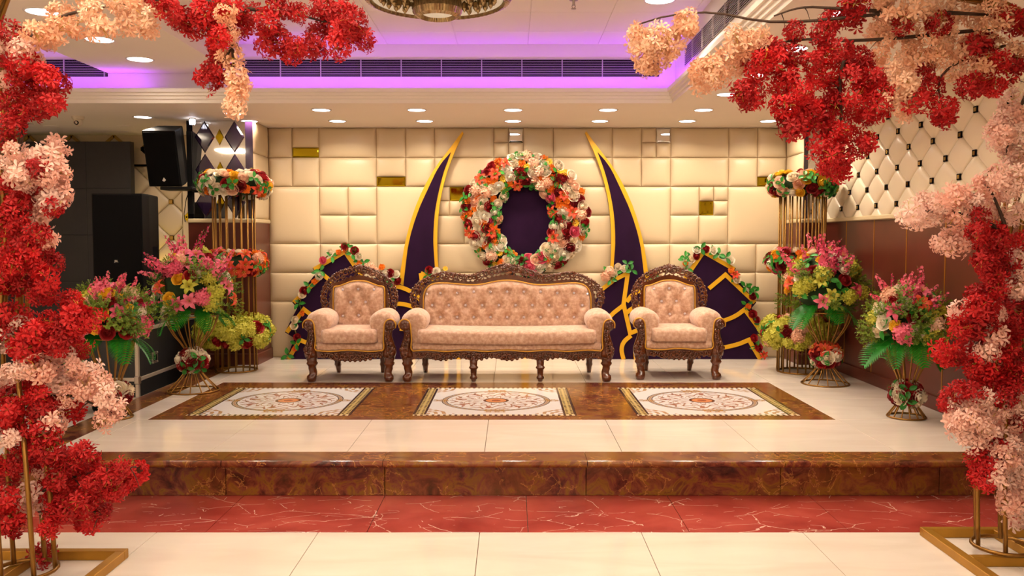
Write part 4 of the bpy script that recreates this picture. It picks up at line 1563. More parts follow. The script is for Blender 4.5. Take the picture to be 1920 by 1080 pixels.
FM = {
    'rose_cream': ('rose', rose_mesh('cream_rose', M['cream_p'])), 'rose_red': ('rose', rose_mesh('red_rose', M['red_p'])), 'rose_pink': ('rose', rose_mesh('pink_rose', M['pink_p'])),
    'rose_blush': ('rose', rose_mesh('blush_rose', M['blush_p'])), 'rose_yellow': ('rose', rose_mesh('yellow_rose', M['yellow_p'])),
    'marigold': ('marigold', ruffle_mesh('orange_marigold', M['orange_p'])), 'carn_yellow': ('marigold', ruffle_mesh('yellow_marigold', M['yellow_p'])),
    'hyd_blush': ('hydrangea', hydrangea_mesh('blush_hydrangea', M['blush_p'])), 'hyd_lime': ('hydrangea', hydrangea_mesh('lime_hydrangea', M['lime_p'])),
    'hyd_pink': ('hydrangea', hydrangea_mesh('pink_hydrangea', M['pink_p'])),
    'lily_coral': ('lily', lily_mesh('coral_lily', M['coral_p'])), 'lily_pink': ('lily', lily_mesh('pink_lily', M['pink_p'])), 'lily_cream': ('lily', lily_mesh('cream_lily', M['lime_p'])),
    'daisy': ('daisy', daisy_mesh('yellow_daisy', M['yellow_p'])), 'magenta': ('carnation', ruffle_mesh('magenta_carnation', M['magenta_p'], 0.03, 24)),
    'leaf': ('leaf_sprig', leaf_mesh('leaf_sprig', M['leaf'])), 'frond': ('palm_frond', frond_mesh('palm_frond', M['frond'])),
    'spray_pink': ('flower_spike', spray_mesh('pink_spike', M['pink_p'])), 'spray_magenta': ('flower_spike', spray_mesh('magenta_spike', M['magenta_p'], 0.28, 18, 0.014, 0.45)),
    'fern': ('fern_sprig', fern_mesh('fern_sprig', M['fern'])),
}


def put(kind, parent, pos, nrm, scale=1.0, spin=None):
    n, me = FM[kind]
    return place(n, me, parent, pos, nrm, scale * R.uniform(0.92, 1.08), spin)


def pick(table):
    s = sum(w for _, w in table)
    r = R.uniform(0, s)
    for k, w in table:
        r -= w
        if r <= 0:
            return k
    return table[-1][0]


# ------------------------------------------------------------------ oval wreath with the dark oval board
wc = at(984, 402, 8.98)
wreath = thing('flower_wreath', 'large oval wreath of mixed roses, marigolds and lilies on the backdrop', 'wreath', (wc.x, 8.98, wc.z))
ob = thing('oval_board', 'dark aubergine oval board framed by the flower wreath', 'backdrop', (wc.x, 9.02, wc.z))
pts = [(0.42 * math.cos(2 * PI * k / 40), 0.58 * math.sin(2 * PI * k / 40) - 0.08) for k in range(40)]
MB().prism_xz(pts, 0.0, 0.03).obj('velvet_panel', M['velvet'], ob)
MB().box(-0.04, 0.04, 0.03, 0.05, ST - wc.z, 0.3).obj('support_post', M['goldtrim'], ob)
ro_x, ro_z, ri_x, ri_z, dzc = 0.622, 0.592, 0.290, 0.38, -0.07


def ring_pt(a, k):
    """k = 0 inner edge, 1 outer edge"""
    ox, oz = ro_x * math.cos(a), ro_z * math.sin(a)
    ix, iz = ri_x * math.cos(a), ri_z * math.sin(a) + dzc
    return Vector((ix + (ox - ix) * k, 0, iz + (oz - iz) * k))


mb = MB()
mb.tube([ring_pt(2 * PI * k / 48, 0.5) for k in range(48)], 0.105, 10, closed=True)
fo = mb.obj('moss_base', M['foam'], wreath)
fo.scale = (1, 0.6, 1)
spots = []
tries = 0
while len(spots) < 205 and tries < 16000:
    tries += 1
    a, k = R.uniform(0, 2 * PI), R.uniform(0, 1)
    p = ring_pt(a, k)
    if all((p - q).length > 0.060 for q, _, _ in spots):
        spots.append((p, a, k))
tab = [('rose_cream', 36), ('rose_red', 17), ('marigold', 17), ('hyd_blush', 9), ('lily_coral', 9), ('daisy', 6), ('rose_pink', 3), ('magenta', 3), ('rose_blush', 6)]
for p, a, k in spots:
    kd = pick(tab)
    if p.z < -0.42 and p.x > 0 and R.random() < 0.4:
        kd = 'rose_pink'
    side = (k - 0.5) * 2
    dpt = 0.085 * math.sqrt(max(0.05, 1 - 0.8 * side * side))
    n = Vector((math.cos(a) * side * 0.9 + R.uniform(-.25, .25), -1.0, math.sin(a) * side * 0.9 + R.uniform(-.25, .25)))
    put(kd, wreath, Vector((wc.x + p.x, 8.98 - dpt, wc.z + p.z)), n, {'hyd_blush': 0.9, 'lily_coral': 0.95}.get(kd, 1.02))
for i in range(85):
    a, k = R.uniform(0, 2 * PI), R.choice([R.uniform(0, 1), R.uniform(0, 1), R.uniform(0.9, 1.06), R.uniform(-0.04, 0.1)])
    p = ring_pt(a, k)
    side = (k - 0.5) * 2
    dpt = 0.075 * math.sqrt(max(0.05, 1 - 0.8 * min(1, side * side))) + 0.016
    put('leaf', wreath, Vector((wc.x + p.x, 8.98 - dpt, wc.z + p.z)), (math.cos(a) * side + R.uniform(-.4, .4), -0.9, math.sin(a) * side + R.uniform(-.4, .4)), R.uniform(0.6, 0.85))

# flower garlands on the fan boards
W_, R_, O_, L_, B_, Y_, P_, C_ = 'rose_cream', 'rose_red', 'marigold', 'leaf', 'hyd_blush', 'daisy', 'rose_pink', 'lily_coral'


def garland(label, items, Y):
    c = at(sum(i[1] for i in items) / len(items), sum(i[2] for i in items) / len(items), Y)
    t = thing('flower_garland', label, 'garland', tuple(c), 'garlands on the backdrop')
    mb = MB()
    mb.tube([at(i[1], i[2], Y + 0.01) - c for i in items], 0.006, 5)
    mb.obj('vine', M['stem'], t)
    for kd, x, y in items:
        p = at(x, y, Y)
        put(kd, t, p, (R.uniform(-.5, .5), -1, R.uniform(-.1, .5)), 0.72 if kd != 'leaf' else 0.8)
        if kd != 'leaf' and R.random() < 0.5:
            put('leaf', t, p + Vector((R.uniform(-.03, .03), 0.012, R.uniform(-.03, .03))), (R.uniform(-.5, .5), -1, R.uniform(-.2, .6)), 0.7)


GY = FB - 0.012
garland('garland of roses and marigolds up the left fan board', [(L_, 537, 665), (O_, 552, 654), (L_, 556, 644), (R_, 556, 632), (W_, 550, 612), (W_, 553, 600), (O_, 566, 587), (L_, 560, 570), (W_, 565.5, 553), (R_, 569, 545), (L_, 579, 537), (O_, 589, 528), (W_, 598, 517), (L_, 600, 508)], GY)
garland('garland of roses over the peak of the left fan board', [(P_, 605, 488), (W_, 619, 474), (L_, 622, 481), (O_, 634, 473), (R_, 645, 463), (O_, 647, 470), (L_, 660, 476), (R_, 664, 470), (W_, 672, 481), (O_, 673, 494), (L_, 682, 493), (B_, 692, 500), (B_, 702, 509), (O_, 715, 501), (W_, 723, 513), (R_, 731, 512), (W_, 742, 515), (W_, 730, 525), (R_, 745, 526), (L_, 733, 532)], GY)
garland('garland of roses over the peak of the right fan board', [(L_, 1286, 505), (O_, 1284, 494), (L_, 1282, 482), (W_, 1295, 487), (R_, 1304, 479), (W_, 1304, 469), (L_, 1313, 466), (R_, 1322, 467), (W_, 1336, 470), (L_, 1348, 478), (L_, 1360, 484), (W_, 1370, 489)], GY)
garland('garland of red roses and lilies down the right fan board', [(O_, 1370, 507), (C_, 1377, 516), (W_, 1380, 524), (L_, 1396, 536), (L_, 1406, 542), (L_, 1413, 548), (R_, 1410, 556), (O_, 1402, 574), (R_, 1410, 589), (R_, 1417, 600), (L_, 1424, 609), (C_, 1431, 620), (R_, 1412, 634), (R_, 1421, 652), (C_, 1430, 665)], GY)
garland('short garland of cream roses right of the sofa back', [(B_, 1136, 518), (B_, 1142, 509), (L_, 1144, 526), (W_, 1150, 512), (W_, 1157, 500), (W_, 1170, 504), (L_, 1176, 496), (L_, 1182, 507)], GY)
garland('short garland with one yellow daisy left of the sofa back', [(R_, 804, 506), (L_, 802, 516), (W_, 817, 509), (Y_, 834, 504)], GY)
garland('red and cream roses peeping over the right armchair', [(R_, 1223, 514), (W_, 1235, 514), (L_, 1229, 521)], GY)

# ------------------------------------------------------------------ flower stands


def circle(r, z, n=32):
    return [(r * math.cos(2 * PI * k / n), r * math.sin(2 * PI * k / n), z) for k in range(n)]


def cylinder_stand(label, x, y, r, h, n=18):
    t = thing('cylinder_stand', label, 'flower stand', (x, y, ST), 'tall barred flower stands')
    for z in (0.008, h):
        MB().tube(circle(r, z), 0.009, 6, closed=True).obj('ring', M['goldmetal'], t)
    rod = MB().tube([(0, 0, 0.008), (0, 0, h)], 0.0075, 6).mesh('rod', M['goldmetal'])
    for k in range(n):
        a = 2 * PI * (k + 0.3) / n
        link('rod', rod, t, (r * math.cos(a), r * math.sin(a), 0))
    return t


def flower_ring(label, x, y, z, r, tr, tab, n, size, leaves=14):
    """collar of flowers round a stand; only flowers big enough to tell apart"""
    t = thing('flower_ring', label, 'flower ring', (x, y, z), 'flower rings round the stands')
    MB().tube(circle(r, 0, 28), tr * 0.55, 8, closed=True).obj('moss_base', M['foam'], t)
    got = []
    tries = 0
    while len(got) < n and tries < 14000:
        tries += 1
        a, b = R.uniform(0, 2 * PI), R.uniform(-PI * 0.35, PI * 0.6)
        if math.sin(a) > 0.55 and R.random() < 0.75:
            continue
        d = Vector((math.cos(a) * math.cos(b), math.sin(a) * math.cos(b), math.sin(b)))
        p = Vector((math.cos(a) * r, math.sin(a) * r, 0)) + d * tr * 0.66
        if all((p - q).length > size * 0.56 for q in got):
            got.append(p)
            kd = pick(tab)
            put(kd, t, Vector((x, y, z)) + p, d + Vector((R.uniform(-.3, .3), R.uniform(-.3, .3), R.uniform(-.1, .3))), size / 0.105 * (0.86 if kd.startswith('hyd') else 1.0))
    for i in range(leaves):
        a, b = R.uniform(PI, 2 * PI), R.uniform(-0.9, 0.7)
        d = Vector((math.cos(a) * math.cos(b), math.sin(a) * math.cos(b), math.sin(b)))
        put('leaf', t, Vector((x, y, z)) + Vector((math.cos(a) * r, math.sin(a) * r, 0)) + d * tr * 0.85, d + Vector((0, 0, R.uniform(-.5, .3))), 0.68)
    return t


def hub(x, y):
    pass


tab_top = [('rose_cream', 34), ('rose_red', 16), ('lily_coral', 12), ('marigold', 8), ('rose_yellow', 12), ('rose_blush', 8)]
tab_mid = [('marigold', 26), ('lily_coral', 26), ('rose_cream', 14), ('rose_red', 14), ('hyd_blush', 8), ('carn_yellow', 10)]
tab_low = [('hyd_lime', 80), ('rose_red', 14)]
cylinder_stand('tall gold barred stand beside the left mirror wall', -2.60, 8.20, 0.19, 1.78)
flower_ring('top flower ring of cream roses on the left barred stand', -2.58, 8.20, ST + 1.74, 0.205, 0.15, tab_top, 64, 0.10, 14)
flower_ring('middle flower ring of orange lilies on the left barred stand', -2.60, 8.20, ST + 1.01, 0.175, 0.14, tab_mid, 58, 0.10, 8)
flower_ring('lime hydrangea flower ring low on the left barred stand', -2.62, 8.20, ST + 0.37, 0.215, 0.15, tab_low, 62, 0.115, 6)
cylinder_stand('tall gold barred stand beside the right mirror wall', 2.69, 8.12, 0.205, 1.78)
flower_ring('top flower ring of cream roses on the right barred stand', 2.68, 8.12, ST + 1.74, 0.20, 0.13, [('rose_cream', 30), ('rose_red', 18), ('rose_yellow', 12), ('rose_blush', 16), ('carn_yellow', 6)], 56, 0.10, 24)
flower_ring('mixed flower ring half way up the right barred stand', 2.66, 8.12, ST + 1.03, 0.18, 0.14, [('rose_cream', 20), ('rose_red', 18), ('lily_coral', 12), ('carn_yellow', 16), ('rose_pink', 12), ('marigold', 12)], 54, 0.10, 12)
flower_ring('lime hydrangea flower ring low on the right barred stand', 2.67, 8.12, ST + 0.38, 0.20, 0.15, tab_low + [('hyd_blush', 18)], 60, 0.115, 8)


def vase_stand(label, x, y, rb, rt, zt, zn, n=14):
    t = thing('vase_stand', label, 'flower stand', (x, y, ST), 'waisted wire flower stands')
    MB().tube(circle(rb, 0.007), 0.007, 6, closed=True).obj('base_ring', M['goldmetal'], t)
    MB().tube(circle(rt, zt), 0.006, 6, closed=True).obj('top_ring', M['goldmetal'], t)
    prof = smooth_line([(rb, 0.007), (rb * 0.86, 0.035), (0.055, zn * 0.62), (0.042, zn), (0.06, zn + 0.10), (rt * 0.78, zn + (zt - zn) * 0.62), (rt, zt)], 20)
    wire = MB().tube([(p.x, 0, p.y) for p in prof], 0.0052, 5).mesh('wire', M['goldmetal'])
    for k in range(n):
        o = link('wire', wire, t)
        o.rotation_euler = (0, 0, 2 * PI * k / n)
    return t


def posy(label, x, y, z, r, reds, n=20, lilies=False):
    t = thing('rose_posy', label, 'posy', (x, y, z), 'small posies round the stand waists')
    MB().lathe([(0.045, -r * 0.5), (r * 0.62, -r * 0.25), (r * 0.66, r * 0.2), (0.045, r * 0.5)], 16).obj('moss_base', M['foam'], t)
    got = []
    tries = 0
    while len(got) < n and tries < 2500:
        tries += 1
        a, b = R.uniform(0, 2 * PI), R.uniform(-0.75, 1.1)
        d = Vector((math.cos(a) * math.cos(b), math.sin(a) * math.cos(b), math.sin(b) * 0.7))
        if all((d - q).length > 0.5 for q in got):
            got.append(d)
            kd = 'rose_red' if R.random() < reds else 'rose_cream'
            if lilies and b > 0.35:
                kd = 'lily_coral'
            put(kd, t, Vector((x, y, z)) + d * r * 0.66, d, 1.0)
    for i in range(6):
        a = R.uniform(0, 2 * PI)
        d = Vector((math.cos(a), math.sin(a), R.uniform(-.5, .5)))
        put('leaf', t, Vector((x, y, z)) + d * r * 0.72, d, 0.75)
    return t


def bouquet(label, x, y, z0, r, h, lim, seed, fronds=8, pale=0.5):
    """dome of flowers with drooping palm fronds and pink spikes on top"""
    t = thing('bouquet', label, 'bouquet', (x, y, z0), 'big bouquets on the wire stands')
    c = Vector((x, y, z0))
    MB().lathe([(0.0005, -0.06), (r * 0.30, -0.05), (r * 0.55, 0.02), (r * 0.62, h * 0.35), (r * 0.35, h * 0.6), (0.0005, h * 0.66)], 16).obj('moss_base', M['foam'], t)
    for k in range(fronds):
        a = 2 * PI * k / fronds + R.uniform(-.2, .2)
        if c.x + math.cos(a) * (r * 0.3 + 0.24) > XR - 0.03:
            a = a + PI * 0.5
        o = put('frond', t, c + Vector((math.cos(a) * r * 0.30, math.sin(a) * r * 0.30, 0.0)), (0, 0, 1), R.uniform(0.85, 1.05), 0)
        o.rotation_quaternion = Quaternion((0, 0, 1), a) @ Quaternion((0, 1, 0), R.uniform(0.30, 0.75)) @ Quaternion((1, 0, 0), R.uniform(-.5, .5))
    got = []
    tries = 0
    tab = [('hyd_lime', 22 * lim), ('rose_cream', 22 * pale), ('rose_yellow', 6), ('rose_red', 9), ('lily_pink', 10), ('lily_cream', 4), ('carn_yellow', 6), ('lily_coral', 4), ('hyd_pink', 5), ('hyd_blush', 3)]
    while len(got) < 44 and tries < 4000:
        tries += 1
        a, b = R.uniform(0, 2 * PI), R.uniform(-0.15, 1.35)
        d = Vector((math.cos(a) * math.cos(b), math.sin(a) * math.cos(b), math.sin(b)))
        p = Vector((d.x * r * 0.78, d.y * r * 0.78, 0.05 + d.z * h * 0.62))
        if d.y > 0.7:
            continue
        if c.x + p.x > XR - 0.08:
            continue
        if all((p - q).length > 0.068 for q in got):
            got.append(p)
            kd = pick(tab)
            if b > 0.7 and R.random() < 0.45:
                kd = R.choice(['hyd_pink', 'magenta', 'lily_pink'])
            put(kd, t, c + p, d + Vector((0, -0.25, 0.1)), 0.95 if not kd.startswith('hyd') else 0.95)
    for i in range(20):
        a, b = R.uniform(0, 2 * PI), R.uniform(0.1, 1.5)
        d = Vector((math.cos(a) * math.cos(b), math.sin(a) * math.cos(b), math.sin(b)))
        kd = R.choice(['spray_pink', 'spray_pink', 'spray_magenta'])
        if c.x + d.x * (r * 0.42 + 0.28) > XR - 0.03:
            continue
        put(kd, t, c + Vector((d.x * r * 0.42, d.y * r * 0.42, h * 0.28 + d.z * h * 0.2)), d + Vector((0, 0, 0.35)), R.uniform(0.8, 1.12) * min(1.15, r / 0.30))
    for i in range(12):
        a, b = R.uniform(PI * 0.9, PI * 2.1), R.uniform(-0.1, 1.2)
        d = Vector((math.cos(a) * math.cos(b), math.sin(a) * math.cos(b), math.sin(b)))
        put('leaf', t, c + Vector((d.x * r * 0.78, d.y * r * 0.78, 0.05 + d.z * h * 0.6)), d, 0.9)
    for i in range(26):
        a, b = R.uniform(0, 2 * PI), R.uniform(-0.3, 1.0)
        d = Vector((math.cos(a) * math.cos(b), math.sin(a) * math.cos(b), math.sin(b)))
        if c.x + d.x * (r * 0.6 + 0.18) < XR - 0.02:
            put('fern', t, c + Vector((d.x * r * 0.6, d.y * r * 0.6, 0.04 + d.z * h * 0.45)), d + Vector((0, 0, 0.2)), 1.05)
    return t


vase_stand('large waisted wire stand beside the flight case', -2.60, 7.08, 0.20, 0.21, 0.62, 0.26)
posy('posy of red and cream roses on the large left wire stand', -2.60, 7.08, ST + 0.25, 0.145, 0.55, 26)
bouquet('big bouquet with lime hydrangea and pink lilies beside the flight case', -2.58, 7.08, ST + 0.70, 0.36, 0.60, 1.0, 1)
vase_stand('small wire stand at the front left edge of the stage', -2.76, 6.0, 0.125, 0.155, 0.56, 0.18)
posy('posy of roses on the front left wire stand', -2.74, 6.0, ST + 0.17, 0.115, 0.5, 18)
bouquet('low bouquet with orange lily and pink orchids at the front left of the stage', -2.76, 6.0, ST + 0.60, 0.26, 0.40, 0.12, 2, 7, 0.9)
vase_stand('large waisted wire stand before the right barred stand', 2.68, 7.43, 0.195, 0.21, 0.62, 0.25)
posy('posy of roses topped with coral lilies on the large right wire stand', 2.68, 7.43, ST + 0.24, 0.15, 0.5, 24, True)
bouquet('big bouquet with lime hydrangea and pink spikes before the right barred stand', 2.65, 7.43, ST + 0.70, 0.37, 0.62, 1.1, 3)
vase_stand('small wire stand beside the right wainscot wall', 2.74, 6.02, 0.125, 0.15, 0.52, 0.17)
posy('posy of red and cream roses on the front right wire stand', 2.74, 6.02, ST + 0.165, 0.125, 0.45, 18)
bouquet('bouquet with pink gladioli and cream roses beside the right wainscot wall', 2.74, 6.02, ST + 0.58, 0.27, 0.44, 0.3, 4, 8, 1.0)

# ------------------------------------------------------------------ loudspeakers, flight case, screen
fc = thing('flight_case', 'black flight case with aluminium edges beside the stage', 'flight case', (-3.33, 7.9, 0))
x0, x1, y0, y1, z0, z1 = -0.23, 0.23, -0.70, 0.70, 0.12, 0.70
MB().box(x0, x1, y0, y1, z0, z1).obj('body', M['case'], fc)
e = 0.022
for (a, b, c, d, f, g) in [(x0, x1, y0, y0, z, z) for z in (z0, z1)] + [(x0, x1, y1, y1, z, z) for z in (z0, z1)] + [(x, x, y0, y1, z, z) for x in (x0, x1) for z in (z0, z1)] + [(x, x, y, y, z0, z1) for x in (x0, x1) for y in (y0, y1)]:
    MB().cbox(a - e * 0.35 - (e * 0.65 if a == b and a > 0 else 0), b + e * 0.35 + (e * 0.65 if a == b and a < 0 else 0), c - e * 0.35 - (e * 0.65 if c == d and c > 0 else 0), d + e * 0.35 + (e * 0.65 if c == d and c < 0 else 0),
              f - e * 0.35 - (e * 0.65 if f == g and f > 0.4 else 0), g + e * 0.35 + (e * 0.65 if f == g and f < 0.4 else 0), 0.003).obj('aluminium_edge', M['alu'], fc)
for x in (x0, x1):
    for y in (y0, y1):
        for z in (z0, z1):
            MB().cbox(x - 0.026, x + 0.026, y - 0.026, y + 0.026, z - 0.026, z + 0.026, 0.012).obj('corner_cap', M['steel'], fc)
        cst = MB().lathe([(0.0005, -0.015), (0.045, -0.015), (0.05, 0), (0.045, 0.015), (0.0005, 0.015)], 16).obj('castor', M['black'], fc, (x * 0.75, y * 0.85, 0.05))
        cst.rotation_euler = (0, PI / 2, 0)
        MB().box(x * 0.75 - 0.03, x * 0.75 + 0.03, y * 0.85 - 0.03, y * 0.85 + 0.03, 0.095, 0.12).obj('castor_plate', M['steel'], fc)
for bz in (0.29,):
    MB().cbox(x1 - 0.002, x1 + 0.010, y0, y1, bz - 0.016, bz + 0.016, 0.003).obj('aluminium_edge', M['alu'], fc)
    MB().cbox(x0, x1, y0 - 0.010, y0 + 0.002, bz - 0.016, bz + 0.016, 0.003).obj('aluminium_edge', M['alu'], fc)
    MB().cbox(x1 - 0.03, x1 + 0.016, y0 - 0.016, y0 + 0.03, bz - 0.04, bz + 0.03, 0.008).obj('corner_cap', M['steel'], fc)
lt = MB().cbox(x1, x1 + 0.006, -0.42, -0.30, 0.38, 0.48, 0.002).obj('latch', M['steel'], fc)
MB().cbox(x1 + 0.006, x1 + 0.012, -0.39, -0.33, 0.405, 0.455, 0.002).obj('latch_dish', M['dark'], lt)
for yy in (-0.41, -0.31):
    for zz in (0.39, 0.47):
        MB().sphere((x1 + 0.008, yy, zz), 0.005, 6, 4).obj('rivet', M['alu'], lt)

sp_ = thing('loudspeaker', 'tall black floor loudspeaker standing on the flight case', 'loudspeaker', (-3.375, 7.5, 0.712))
MB().prism_xz([(0, 0), (1, 0), (1, 1), (0, 1)], 0, 0.01)
rings = []
hw, hb, dp, hh = 0.215, 0.15, 0.50, 1.13
sec = [(-hw, 0.0), (hw, 0.0), (hw, 0.14), (hb, dp), (-hb, dp), (-hw, 0.14)]
mb = MB()
for z, k in ((0, 0.985), (0.012, 1), (hh - 0.012, 1), (hh, 0.985)):
    rings.append([(x * k, y * k, z) for x, y in sec])
mb.loft(rings, smooth=False).obj('cabinet', M['black'], sp_)
gr = MB().cbox(-hw + 0.008, hw - 0.008, -0.014, 0.001, 0.012, hh - 0.012, 0.006).obj('grille', M['grille'], sp_)
MB().cbox(hw - 0.03, hw - 0.018, 0.24, 0.36, 0.52, 0.68, 0.006).obj('handle', M['dark'], sp_)


def text(body, size, name, mat, parent, loc, rot=(PI / 2, 0, 0)):
    cu = bpy.data.curves.new(name, 'FONT')
    cu.body = body
    cu.size = size
    cu.align_x = 'CENTER'
    cu.extrude = 0.0008
    tmp = bpy.data.objects.new(name, cu)
    COL.objects.link(tmp)
    bpy.context.view_layer.update()
    me = bpy.data.meshes.new_from_object(tmp.evaluated_get(bpy.context.evaluated_depsgraph_get()))
    bpy.data.objects.remove(tmp)
    me.materials.clear()
    me.materials.append(mat)
    o = link(name, me, parent, loc)
    o.rotation_euler = rot
    return o


text('JBL', 0.026, 'lettering', M['logo'], gr, (-0.01, -0.0155, 0.545))

hs = thing('loudspeaker', 'black hanging loudspeaker tilted down below the soffit', 'loudspeaker', (-3.30, 8.30, 2.21))
hs.rotation_euler = (0.28, 0, 0)
hw, hb, dp, h2 = 0.155, 0.12, 0.30, 0.265
sec = [(-hw, 0.0), (hw, 0.0), (hw, 0.12), (hb, dp), (-hb, dp), (-hw, 0.12)]
rings = [[(x * k, y * k, z) for x, y in sec] for z, k in ((-h2, 0.97), (-h2 + 0.012, 1), (h2 - 0.012, 1), (h2, 0.97))]
MB().loft(rings, smooth=False).obj('cabinet', M['black'], hs)
gr2 = MB().cbox(-hw + 0.008, hw - 0.008, -0.014, 0.001, -h2 + 0.012, h2 - 0.012, 0.006).obj('grille', M['grille'], hs)
MB().prism_xz([(0.0, -0.215), (0.018, -0.20), (0.0, -0.175), (-0.018, -0.205)], -0.017, -0.014).obj('badge', M['logo'], gr2)
br = thing('speaker_bracket', 'black wall bracket carrying the hanging loudspeaker', 'bracket', (-3.14, 8.58, 1.95))
MB().box(-0.025, 0.025, -0.012, 0.004, -0.25, 0.55).obj('post', M['black'], br)
MB().cbox(-0.20, 0.10, -0.24, -0.012, -0.028, 0.003, 0.004).obj('arm', M['black'], br)
MB().tube([(0.0, -0.02, -0.02), (-0.03, -0.03, -0.1), (-0.06, -0.02, -0.25), (-0.05, -0.02, -0.33)], 0.004, 5).obj('cable', M['black'], br)

ls = thing('led_screen', 'dark grey switched-off video wall behind the loudspeakers', 'screen', (-5.05, 9.45, 0))
MB().box(-0.96, 0.96, 0.0, 0.08, 0, 2.50).obj('frame', M['case'], ls)
pn = MB().cbox(-0.239, 0.239, -0.012, 0.0, -0.249, 0.249, 0.0015).mesh('screen_module', M['screen'])
for i in range(4):
    for j in range(5):
        link('screen_module', pn, ls, (-0.72 + 0.48 * i, 0, 0.25 + 0.5 * j))

cl = thing('crystal_lamp', 'small bright crystal lamp under the soffit beside the hanging loudspeaker', 'lamp', (-3.05, 8.42, SOFF))
MB().lathe([(0.03, 0), (0.03, -0.008), (0.0005, -0.009)], 16).obj('rose_plate', M['steel'], cl)
for k in range(6):
    a = k * PI / 3
    MB().lathe([(0.0005, 0.0), (0.009, -0.012), (0.006, -0.045), (0.0005, -0.055)], 6, smooth=False).obj('crystal_drop', M['lamp'], cl, (0.022 * math.cos(a), 0.022 * math.sin(a), -0.008))

# ------------------------------------------------------------------ blossom trees framing the view


def blossom_cluster(name, mat, n, r, bl, seed, wide=0.22):
    mb = MB()
    rr = random.Random(seed)
    for i in range(n):
        d = Vector((rr.gauss(0, 1), rr.gauss(0, 1), rr.gauss(0, 1))).normalized()
        c = d * r * rr.uniform(0.55, 1.08)
        c.z *= 0.85
        nd = (d + Vector((rr.uniform(-.5, .5), rr.uniform(-.5, .5), rr.uniform(-.5, .3)))).normalized()
        q = nd.to_track_quat('Z', 'Y') @ Quaternion((0, 0, 1), rr.uniform(0, 6))
        s = bl * rr.uniform(0.8, 1.15)
        cup = rr.uniform(0.1, 0.45)
        for k in range(5):
            a = k * 2 * PI / 5 + rr.uniform(-.12, .12)
            e = q @ Vector((math.cos(a), math.sin(a), 0))
            f = q @ Vector((-math.sin(a), math.cos(a), 0))
            u = q @ Vector((0, 0, 1))
            lift = s * (cup + rr.uniform(-0.12, 0.12))
            b = c + e * s * 0.05
            m = c + e * s * 0.62 + u * lift * 0.8
            tip = c + e * s * rr.uniform(0.92, 1.08) + u * lift * 0.75
            mb.add([b, m - f * s * wide + u * s * 0.04, tip - f * s * wide * 0.55, tip + f * s * wide * 0.55, m + f * s * wide + u * s * 0.04, m - u * s * 0.03], [(0, 1, 5), (1, 2, 5), (2, 3, 5), (3, 4, 5), (0, 5, 4)], 0, False)
    for i in range(5):
        d = Vector((rr.gauss(0, 1), rr.gauss(0, 1), rr.gauss(0, 1))).normalized()
        mb.tube([(0, 0, 0), d * r * 0.6 + Vector((0, 0, 0.01)), d * r * 0.98], 0.0014, 3, 1)
    return mb.mesh(name, [mat, M['stamen']])


CL = {'R': [blossom_cluster('red_blossom', M['blossom_red'], 44, 0.066, 0.033, s, 0.21) for s in range(4)],
      'P': [blossom_cluster('pink_blossom', M['blossom_pink'], 36, 0.064, 0.034, 10 + s, 0.23) for s in range(4)],
      'Q': [blossom_cluster('peach_blossom', M['blossom_peach'], 38, 0.064, 0.032, 20 + s, 0.22) for s in range(4)]}

